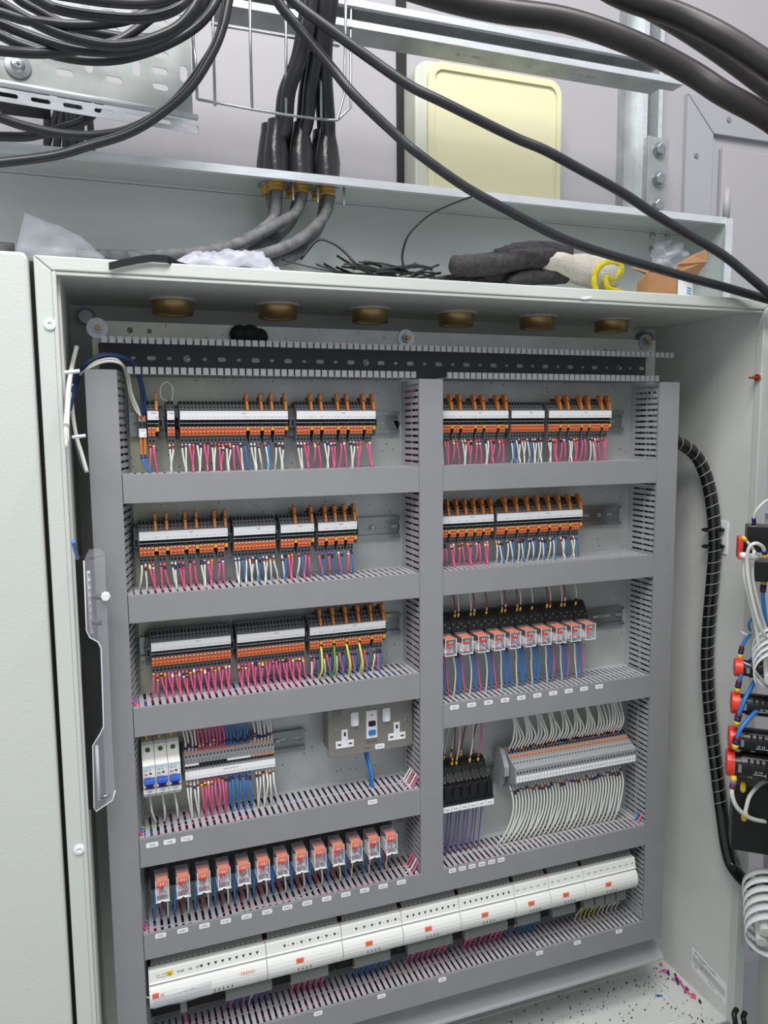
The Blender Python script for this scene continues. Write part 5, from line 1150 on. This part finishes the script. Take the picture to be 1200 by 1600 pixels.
MB().lathe(p, (-1, 0, 0), [(0, .0072), (.002, .0072)], 'paint', 18).build('collar', q); MB().lathe(p, (-1, 0, 0), [(.002, .0060), (.006, .0058)], 'copper', 14).build('nut', q); MB().lathe(p, (-1, 0, 0), [(.006, .0028), (.020, .0026), (.021, .0018)], 'copper', 12).build('pin', q)
# rating label on the right wall
q = thing('rating_label', (XR, 0, -1.15), 'white printed rating sticker low on the right inner wall', 'sticker')
vsl = [(XR-.0006, .0435, -1.1642), (XR-.0006, -.0479, -1.1775), (XR-.0006, -.0479, -1.1375), (XR-.0006, .0435, -1.1214)]
MB().add(vsl+[(XR, y, z) for x, y, z in vsl], [(0, 3, 2, 1), (4, 5, 6, 7), (0, 1, 5, 4), (1, 2, 6, 5), (2, 3, 7, 6), (3, 0, 4, 7)], 'label').build('sheet', q)
t = MB(); rg = Vector((0, -.0914, -.0147)).normalized(); upz = Vector((0, 0, 1))
def lp_(u, v): return Vector((XR-.0009, .0435-.0914*u, -1.1214-.0161*u-.0414*v))
t.add([lp_(.03, .30), lp_(.97, .30), lp_(.97, .68), lp_(.03, .68)], [(0, 3, 2, 1)], 'ctrl_grey')
for s, u, v, h in (('ENCLOSURE SYSTEMS', .40, .10, .0042), ('MODEL', .30, .20, .0030), ('1000 x 1200 x 300', .42, .42, .0028), ('IP55', .30, .54, .0028), ('CE', .12, .80, .0050), ('DATE 2022', .60, .80, .0030), ('50 kg', .84, .88, .0028)):
    c = lp_(u, v); c.x -= .0002; t.text(s, c, h, 'print', rg, upz)
t.build('lettering', q)

# clippings swept along the edge and specks on the pan floor
rr = random.Random(9)
for i in range(18):
    y = rr.uniform(-.01, .115); x = XR-.004-rr.uniform(0, .010); c = rr.choice(['p', 'p', 'p', 'black', 'navy', 'p']); a = rr.uniform(1.0, 2.1); l = rr.uniform(.006, .014); d = Vector((math.cos(a), math.sin(a), 0))*l
    v0 = Vector((x-.010, y, ZF+.0026)); tag(MB().tube([v0, v0+d*.5+Vector((0, 0, .001)), v0+d], .0022, c, 6).build('wire_clipping', base=tuple(v0)), f'{ {"p":"pink","black":"black","navy":"dark blue"}[c]} wire clipping on the floor pan along the right wall', 'clipping', f'{ {"p":"pink","black":"black","navy":"dark blue"}[c]} wire clippings')
p = Vector((.52, .045, ZF+.0022)); tag(MB().tube([p, p+Vector((.012, -.006, 0))], .0016, 'b', 6).build('wire_clipping', base=tuple(p)), 'small blue wire clipping alone on the floor pan', 'clipping')
m = MB()
for i in range(300):
    x = rr.uniform(.05, .59); y = rr.uniform(-.052, .11); s = rr.uniform(.0003, .0011); m.box(x-s, x+s, y-s*rr.uniform(.4, 1.5), y+s*.6, ZF+.0001, ZF+.0032, rr.choice(['black_matt', 'black_matt', 'print_grey', 'trunk_dark']))
tag(m.build('swarf', base=(.3, 0, ZF)), 'dark metal swarf specks scattered on the floor pan', 'swarf', None, 'stuff')

# ------------------------------------------------------------------ open door at the right with its pilot devices
TH = math.radians(50); LD = Vector((-math.cos(TH), -math.sin(TH), 0)); DN = Vector((-math.sin(TH), math.cos(TH), 0)); AX = -DN; DP = -LD; HG = Vector((.634, -.092, 0))
def obox(m, o, L, D, H, mt):    # box from corner o: L along the device axis, D away from the camera, H downwards
    p = [o+AX*l+DP*d-Vector((0, 0, h)) for h in (0, H) for d in (0, D) for l in (0, L)]
    return m.add(p, [(0, 1, 3, 2), (4, 6, 7, 5), (0, 4, 5, 1), (2, 3, 7, 6), (1, 5, 7, 3), (0, 2, 6, 4)], mt)
q = thing('enclosure_door', (.645, -.08, -1.2), 'open enclosure door edge at the far right', 'door')
o_ = HG+Vector((0, 0, .13)); v8 = [o_+LD*l-DN*d-Vector((0, 0, h)) for h in (0, 1.34) for d in (0, .018) for l in (0, .42)]
MB().add(v8, [(0, 1, 3, 2), (4, 6, 7, 5), (0, 4, 5, 1), (2, 3, 7, 6), (1, 5, 7, 3), (0, 2, 6, 4)], 'paint').build('door_leaf', q, bevel=.003)
for hz in (-.05, -1.05): MB().lathe((.6345, -.078, hz), (0, 0, 1), [(0, .006), (.06, .006)], 'steel', 12).build('hinge', q)
DY = -.150; PXM = .00098
def dev(x, y, rpx, nm, body=True, red=True, label='', cat='pilot device', ln=.02):
    c = at(x, y, DY); r = rpx*PXM
    q = thing('pilot_device', tuple(c), label, cat, 'pilot devices on the open door')
    MB().lathe(c, AX, [(0, r*.93), (.0015, r), (.0125, r), (.0130, r*.9)], 'redcap', 32).build('red_ring', q)
    ax = AX; c2 = c+ax*.0130
    MB().lathe(c2, ax, [(0, r*.88), (.008, r*.88), (.0085, r*1.0), (.060, r*1.0), (.061, r*.8)], 'black_gloss', 32).build('body', q)
    for k in range(4):
        m = MB(); obox(m, c2+ax*(.018+.0085*k)-DP*r*.93+Vector((0, 0, r*.72)), .0034, r*.4, r*.62, 'black_matt'); m.build('vent_slot', q)
    m = MB(); obox(m, c2+ax*.004-DP*r*1.0+Vector((0, 0, r*.30)), .0050, r*.2, r*.6, 'steel'); m.build('clip', q)
    MB().lathe(c-AX*.0006+Vector((0, 0, 0)), AX, [(-.003, .0012), (0, .0022)], 'steel', 8).build('contact_pin', q)
    t = MB(); up_ = (Vector((0, 0, .8))-DP*.6).normalized()
    t.text('CE', c2+ax*.022-DP*r*.80-Vector((0, 0, r*.64)), .0045, 'white', ax, up_); t.text('13 14', c2+ax*.034-DP*r*1.01-Vector((0, 0, r*.12)), .0036, 'white', ax)
    obox(t, c2+ax*.026-DP*r*1.01-Vector((0, 0, r*.30)), .018, .0003, .0006, 'white'); obox(t, c2+ax*.044-DP*r*1.0-Vector((0, 0, r*.20)), .0005, .0003, .006, 'white'); t.build('lettering', q)
    return q
dev(1147, 1042, 15, '', label='uppermost slim red-ringed pilot light at the right edge')
dev(1142, 1097, 18, '', label='second red-ringed black pilot device from the top, right edge')
dev(1138, 1152, 20, '', label='third red-ringed black pilot device at the right edge, under the blue wire')
dev(1134, 1190, 22, '', label='lowest and largest red-ringed black pilot device at the right edge')
q = thing('switch_block', tuple(at(1165, 880, DY)), 'black contact block with a red plate under the white wires, right edge', 'contact block')
m = MB(); obox(m, at(1168, 822, DY), .075, .04, .042, 'black_gloss'); m.build('contact_block', q, bevel=.001)
m = MB(); obox(m, at(1179, 877, DY-.004), .070, .04, .033, 'black_gloss'); m.build('contact_block', q, bevel=.001)
m = MB(); obox(m, at(1154, 841, DY), .0075, .036, .034, 'redcap'); m.build('red_plate', q, bevel=.001)
m = MB(); obox(m, at(1161, 845, DY), .020, .030, .028, 'black'); m.build('collar', q)
t = MB(); e = at(1190, 899, DY-.006); t.text('CE', e, .0060, 'white', AX); t.text('IEC 60947', e+AX*.016+Vector((0, 0, .005)), .0032, 'white', AX); t.build('lettering', q)
q = thing('switch_block', tuple(at(1172, 1300, DY)), 'large matt black contact block below the lowest red-ringed device', 'contact block')
m = MB(); obox(m, at(1146, 1226, DY+.006), .075, .05, .114, 'black'); m.build('housing', q, bevel=.001)
for py in (1256, 1290, 1306):
    m = MB(); obox(m, at(1147, py, DY+.0055), .074, .0012, .0007, 'trunk_dark'); m.build('seam', q)
# wires at the door
def dwire(pts, r, c, label, bands=(), boot=None):
    W3 = spline([at(x, y, DY+dy) for x, y, dy in pts], 6); o = tag(MB().tube(W3, r, c, 10).build('wire', base=tuple(W3[0])), label, 'wire', 'wires on the open door')
    L2 = 0; k = 0; i = 0
    segs_ = ([boot] if boot else [])+list(bands); s0 = 0
    def pos(s):
        a = 0
        for j in range(1, len(W3)):
            l = (W3[j]-W3[j-1]).length
            if a+l >= s: return W3[j-1].lerp(W3[j], (s-a)/l)
            a += l
        return W3[-1]
    for j, cc_ in enumerate(segs_):
        l = .009 if (j == 0 and boot) else .0062
        MB().tube([pos(s0), pos(s0+l*.5), pos(s0+l)], [r*(1.1 if (j == 0 and boot) else 1.5), r*1.5, r*1.45], cc_, 10).build('marker_sleeve', o); s0 += l*.98
    return o
dwire([(1179, 827, 0), (1178, 808, -.005), (1184, 795, -.01), (1200, 781, -.015), (1230, 772, -.02)], .0022, 'w', 'white wire arching up right from the upper black contact block', ('navy', 'navy'), 'yellow')
dwire([(1160, 838, -.02), (1172, 852, -.025), (1185, 870, -.02)], .0022, 'w', 'short white wire with yellow boot crossing the red plate', (), 'yellow')
dwire([(1196, 872, -.045), (1192, 855, -.05), (1180, 849, -.05), (1170, 857, -.045), (1167, 880, -.04), (1172, 920, -.04), (1186, 975, -.04), (1200, 1000, -.035)], .0028, 'w', 'thick white wire looped over the contact block and dropping right', ('navy',), 'yellow')
dwire([(1163, 870, -.03), (1163, 900, -.03), (1172, 940, -.03), (1182, 985, -.03), (1186, 1020, -.03)], .0028, 'w', 'white wire leftmost in the dropping bundle on the door')
dwire([(1178, 860, -.025), (1176, 900, -.025), (1184, 940, -.025), (1196, 980, -.02), (1210, 1010, -.02)], .0024, 'w', 'white wire middle in the dropping bundle on the door')
dwire([(1194, 905, 0), (1192, 930, 0), (1196, 970, 0), (1202, 1010, 0)], .0032, 'b', 'thick light blue wire with yellow boot below the contact block', ('navy', 'brown'), 'yellow')
dwire([(1168, 895, -.01), (1174, 930, -.01), (1177, 960, -.01), (1170, 975, 0), (1172, 985, .01)], .0018, 'b', 'thin blue wire behind the white bundle on the door')
dwire([(1156, 1030, 0), (1159, 1012, 0), (1165, 1000, .005), (1172, 992, .01)], .0027, 'b', 'short blue wire rising from the uppermost red-ringed light', ('navy', 'brown'), 'yellow')
dwire([(1152, 1082, -.01), (1154, 1068, -.012), (1162, 1045, -.015), (1174, 1030, -.01), (1185, 1020, 0)], .0030, 'b', 'blue wire rising from the second red-ringed device', ('navy', 'brown'), 'yellow')
dwire([(1151, 1134, -.02), (1154, 1118, -.022), (1163, 1095, -.025), (1176, 1070, -.02), (1195, 1040, -.01)], .0034, 'b', 'blue wire rising from the third red-ringed device', ('navy', 'brown'), 'yellow')
dwire([(1148, 1170, -.032), (1151, 1155, -.034), (1158, 1138, -.036), (1175, 1118, -.036), (1192, 1104, -.034), (1215, 1092, -.03)], .0036, 'b', 'thickest blue wire sweeping up right over the black bodies', ('navy', 'brown'), 'yellow')
dwire([(1147, 1212, -.02), (1145, 1228, -.022), (1144, 1242, -.024), (1152, 1262, -.026), (1172, 1278, -.026), (1200, 1284, -.024), (1225, 1282, -.02)], .0034, 'w', 'thick white wire curving down right from the lowest device', ('u', 'brown'), 'yellow')
dwire([(1162, 1282, -.018), (1166, 1262, -.02), (1172, 1243, -.02), (1188, 1225, -.015), (1205, 1218, -.01)], .0032, 'w', 'white wire with yellow boot in front of the matt black block', ('yellow',), 'yellow')
p = at(1161, 1228, DY-.012); tag(MB().lathe(p, (0, 0, -1), [(-.006, .003), (0, .0045), (.007, .0045), (.011, .002)], 'yellow', 10).build('crimp_boot', base=tuple(p)), 'small yellow crimp boot below the lowest red-ringed device', 'boot')
for i, (x, y, r_) in enumerate(((1162, 990, .0058), (1167, 1038, .0065), (1169, 1100, .0075))):
    c = at(x, y, DY-.018); ax = Vector((.5, 0, .86)).normalized(); u = ax.orthogonal().normalized(); v = ax.cross(u)
    tag(MB().tube([c+(u*math.cos(k*math.pi/8)+v*math.sin(k*math.pi/8))*r_ for k in range(17)], .0016, 'cleartie', 6, False).build('cable_tie', base=tuple(c)), ['topmost', 'middle', 'lowest'][i]+' clear cable tie ring on the blue door wires', 'cable tie', 'clear cable ties on the door wires')
c = at(1163, 868, DY-.035); tag(MB().lathe(c, (1, 0, -.2), [(-.007, .004), (0, .0052), (.018, .0048), (.028, .003)], 'white', 10, True).build('cable_tie', base=tuple(c)), 'white tie head holding the white bundle beside the red plate', 'cable tie')
# white spiral wrap on the door loom: two visible lengths
def spiralwrap(c0, c1, r, turns, nm, label, w=.0042):
    c0 = Vector(c0); c1 = Vector(c1); ax = (c1-c0).normalized(); u = ax.orthogonal().normalized(); v = ax.cross(u); n = 24; q = thing('spiral_wrap', tuple(c0), label, 'spiral wrap')
    vs = []; N = int(turns*n)
    for i in range(N+1):
        a = 2*math.pi*i/n; c = c0.lerp(c1, i/N); d = u*math.cos(a)+v*math.sin(a)
        for rr_, ww in ((r, -w), (r, w), (r-.0016, w), (r-.0016, -w)): vs.append(c+d*rr_+ax*ww)
    fs = [(4*i+j, 4*i+(j+1) % 4, 4*i+4+(j+1) % 4, 4*i+4+j) for i in range(N) for j in range(4)]+[(3, 2, 1, 0), (4*N, 4*N+1, 4*N+2, 4*N+3)]
    MB().add(vs, fs, 'white', True).build('wrap', q)
    for k in range(4):
        a = k*1.6; o_ = (u*math.cos(a)+v*math.sin(a))*r*.45; MB().tube([c0+o_, c1+o_], r*.22, 'w', 8).build('inner_wire', q)
spiralwrap(at(1216, 1008, DY-.02), at(1222, 1056, DY-.085), .040, 5, '', 'white spiral wrap turning at the right edge beside the uppermost red ring', .0048)
spiralwrap(at(1200, 1378, DY+.01), at(1208, 1470, DY-.07), .042, 6.4, '', 'long white spiral wrap hanging below the matt black block', .0058)
# things beyond the right flange low down
tag(MB().tube(spline([at(1150, 1640, -.16), at(1149, 1600, -.16), at(1147, 1585, -.155), at(1151, 1577, -.15)], 5), .0045, 'black', 10).build('plastic_hook', base=tuple(at(1150, 1600, -.16))), 'left black plastic tip poking up at the bottom right corner', 'hook', 'black tips at the bottom right')
tag(MB().tube(spline([at(1166, 1640, -.16), at(1163, 1600, -.16), at(1161, 1590, -.155), at(1164, 1582, -.15)], 5), .0045, 'black', 10).build('plastic_hook', base=tuple(at(1163, 1600, -.16))), 'right black plastic tip poking up at the bottom right corner', 'hook', 'black tips at the bottom right')

# ------------------------------------------------------------------ left wall: clear cover over a terminal bar, loose wires
q = thing('clear_guard', (-.482, -.03, -.42), 'clear plastic guard with a black back standing at the left inner wall', 'guard')
def LP(poly, m, Y0, Y1, nm, bevel=0):
    pts = [at(x, y, -.040) for x, y in poly]
    return MB().prism([(p.x, p.z) for p in pts], m, lambda u, v, t: (u, t, v), Y0, Y1).build(nm, q, bevel=bevel)
LP([(118, 872), (132, 872), (133, 990), (140, 1002), (152, 1010), (156, 1020), (160, 1130), (154, 1145), (146, 1160), (147, 1268), (136, 1268), (133, 1160), (130, 1130), (127, 1020), (124, 990)], 'black_matt', -.034, -.020, 'back_strip')
LP([(131, 876), (164, 868), (165, 900), (168, 960), (175, 1150), (180, 1235), (176, 1250), (150, 1268), (147, 1262), (145, 1165), (157, 1146), (162, 1135), (158, 1012), (153, 1003), (140, 996), (135, 985)], 'polycarb', -.0425, -.0410, 'clear_front', .0004)
edge = [(131, 876), (135, 985), (140, 996), (153, 1003), (158, 1012), (160, 1070), (162, 1135), (157, 1146), (145, 1165), (147, 1262), (150, 1268), (176, 1250), (180, 1235)]
MB().tube([at(x, y, -.042) for x, y in edge], .0008, 'label', 5).build('guard_edge', q)
LP([(131, 876), (164, 866), (156, 860), (138, 862)], 'polycarb', -.042, -.020, 'top_lip')
MB().tube([at(138, 892, -.036), at(143, 990, -.036)], .0026, 'white', 6).build('terminal_bar', q); MB().tube([at(151, 1165, -.036), at(155, 1250, -.036)], .0024, 'white', 6).build('terminal_bar', q)
for k in range(8): p = at(139.5+.55*k, 898+12*k, -.039); MB().lathe(p, (0, -1, 0), [(0, .0022), (.0016, .0018)], 'steel', 8).build('terminal_screw', q)
for y in (932, 972): a = at(144, y, -.038); b = at(159, y+1, -.038); MB().tube([a, b], .0042, 'trunk_dark', 8).build('dark_spacer', q)  # dark grey spacer rods across the guard
p = at(165, 932, -.044); MB().lathe(p-Vector((.0, 0, 0)), (0, -1, 0), [(-.004, .0062), (.003, .0062), (.005, .0048)], 'white', 8).build('white_cap', q)
p = at(165, 1243, -.042); MB().tube([at(156, 1246, -.042), at(172, 1242, -.042)], .0016, 'steel', 6).build('pin', q)
for nm, pts, r_, c, lb in (('cable', [(120, 541, .01), (113, 570, .0), (108, 600, -.01), (106, 630, -.02), (104, 665, -.03)], .0030, 'w', 'white cable hanging in the upper left corner of the enclosure'),
        ('cable', [(116, 545, .06), (112, 575, .06), (108, 600, .06), (107, 625, .06)], .0026, 'navy_cable', 'dark blue cable behind the white one, upper left corner'),
        ('cable', [(104, 700, .02), (103, 650, .02), (112, 600, .015), (140, 575, .005), (165, 565, .0), (188, 568, .0), (200, 585, .02), (206, 615, .03), (216, 640, .035), (219, 650, .036)], .0019, 'w', 'white wire arching over the left trunking down to the tiny strip'),
        ('cable', [(106, 690, .03), (106, 640, .03), (117, 600, .02), (140, 572, .01), (165, 561, .006), (186, 564, .006), (197, 585, .026), (203, 615, .034), (212, 640, .037), (221, 651, .037)], .0016, 'w', 'second white wire arching close under its twin at the upper left'),
        ('cable', [(108, 640, .02), (118, 595, .015), (135, 568, .01), (160, 556, .01), (185, 557, .01), (208, 568, .02), (217, 592, .03), (222, 620, .036), (222, 650, .038)], .0021, 'navy_cable', 'front dark blue wire arching over the left trunking to the tiny strip'),
        ('cable', [(110, 640, .03), (121, 597, .02), (138, 566, .015), (160, 553, .015), (188, 555, .015), (212, 570, .022), (221, 596, .032), (226, 622, .037), (226, 648, .038)], .0021, 'navy_cable', 'rear dark blue wire arching over the left trunking to the tiny strip'),
        ('cable', [(112, 600, .0), (113, 640, -.005), (119, 680, -.01), (128, 710, -.015), (136, 738, -.02)], .0026, 'w', 'white cable slanting down beside the left trunking'),
        ('cable', [(116, 680, .01), (124, 715, .0), (133, 738, -.005)], .0022, 'trunk_dark', 'grey cable end behind the slanting white cable'),
        ('cable', [(114, 846, -.02), (117, 858, -.02), (121, 872, -.02)], .0024, 'b', 'short light blue wire entering the top of the clear guard')):
    W3 = []
    for x, y, Y in pts:
        p_ = at(x, y, Y); W3.append(p_ if p_.x > XL+r_+.002 else xw(x, y, XL+r_+.002))
    tag(MB().tube(spline(W3, 6), r_, c, 10).build('cable', base=tuple(W3[0])), lb, 'cable')
for x, y in ((111, 581), (122, 682)):
    p = at(x, y, -.02); p = p if p.x > XL+.012 else xw(x, y, XL+.012); tag(MB().tube([p+Vector((-.007, 0, -.001)), p+Vector((.009, 0, .001))], .0022, 'white', 8).build('cable_tie', base=tuple(p)), f'{"upper" if y<600 else "lower"} white cable tie on the loose cables at the upper left', 'cable tie')
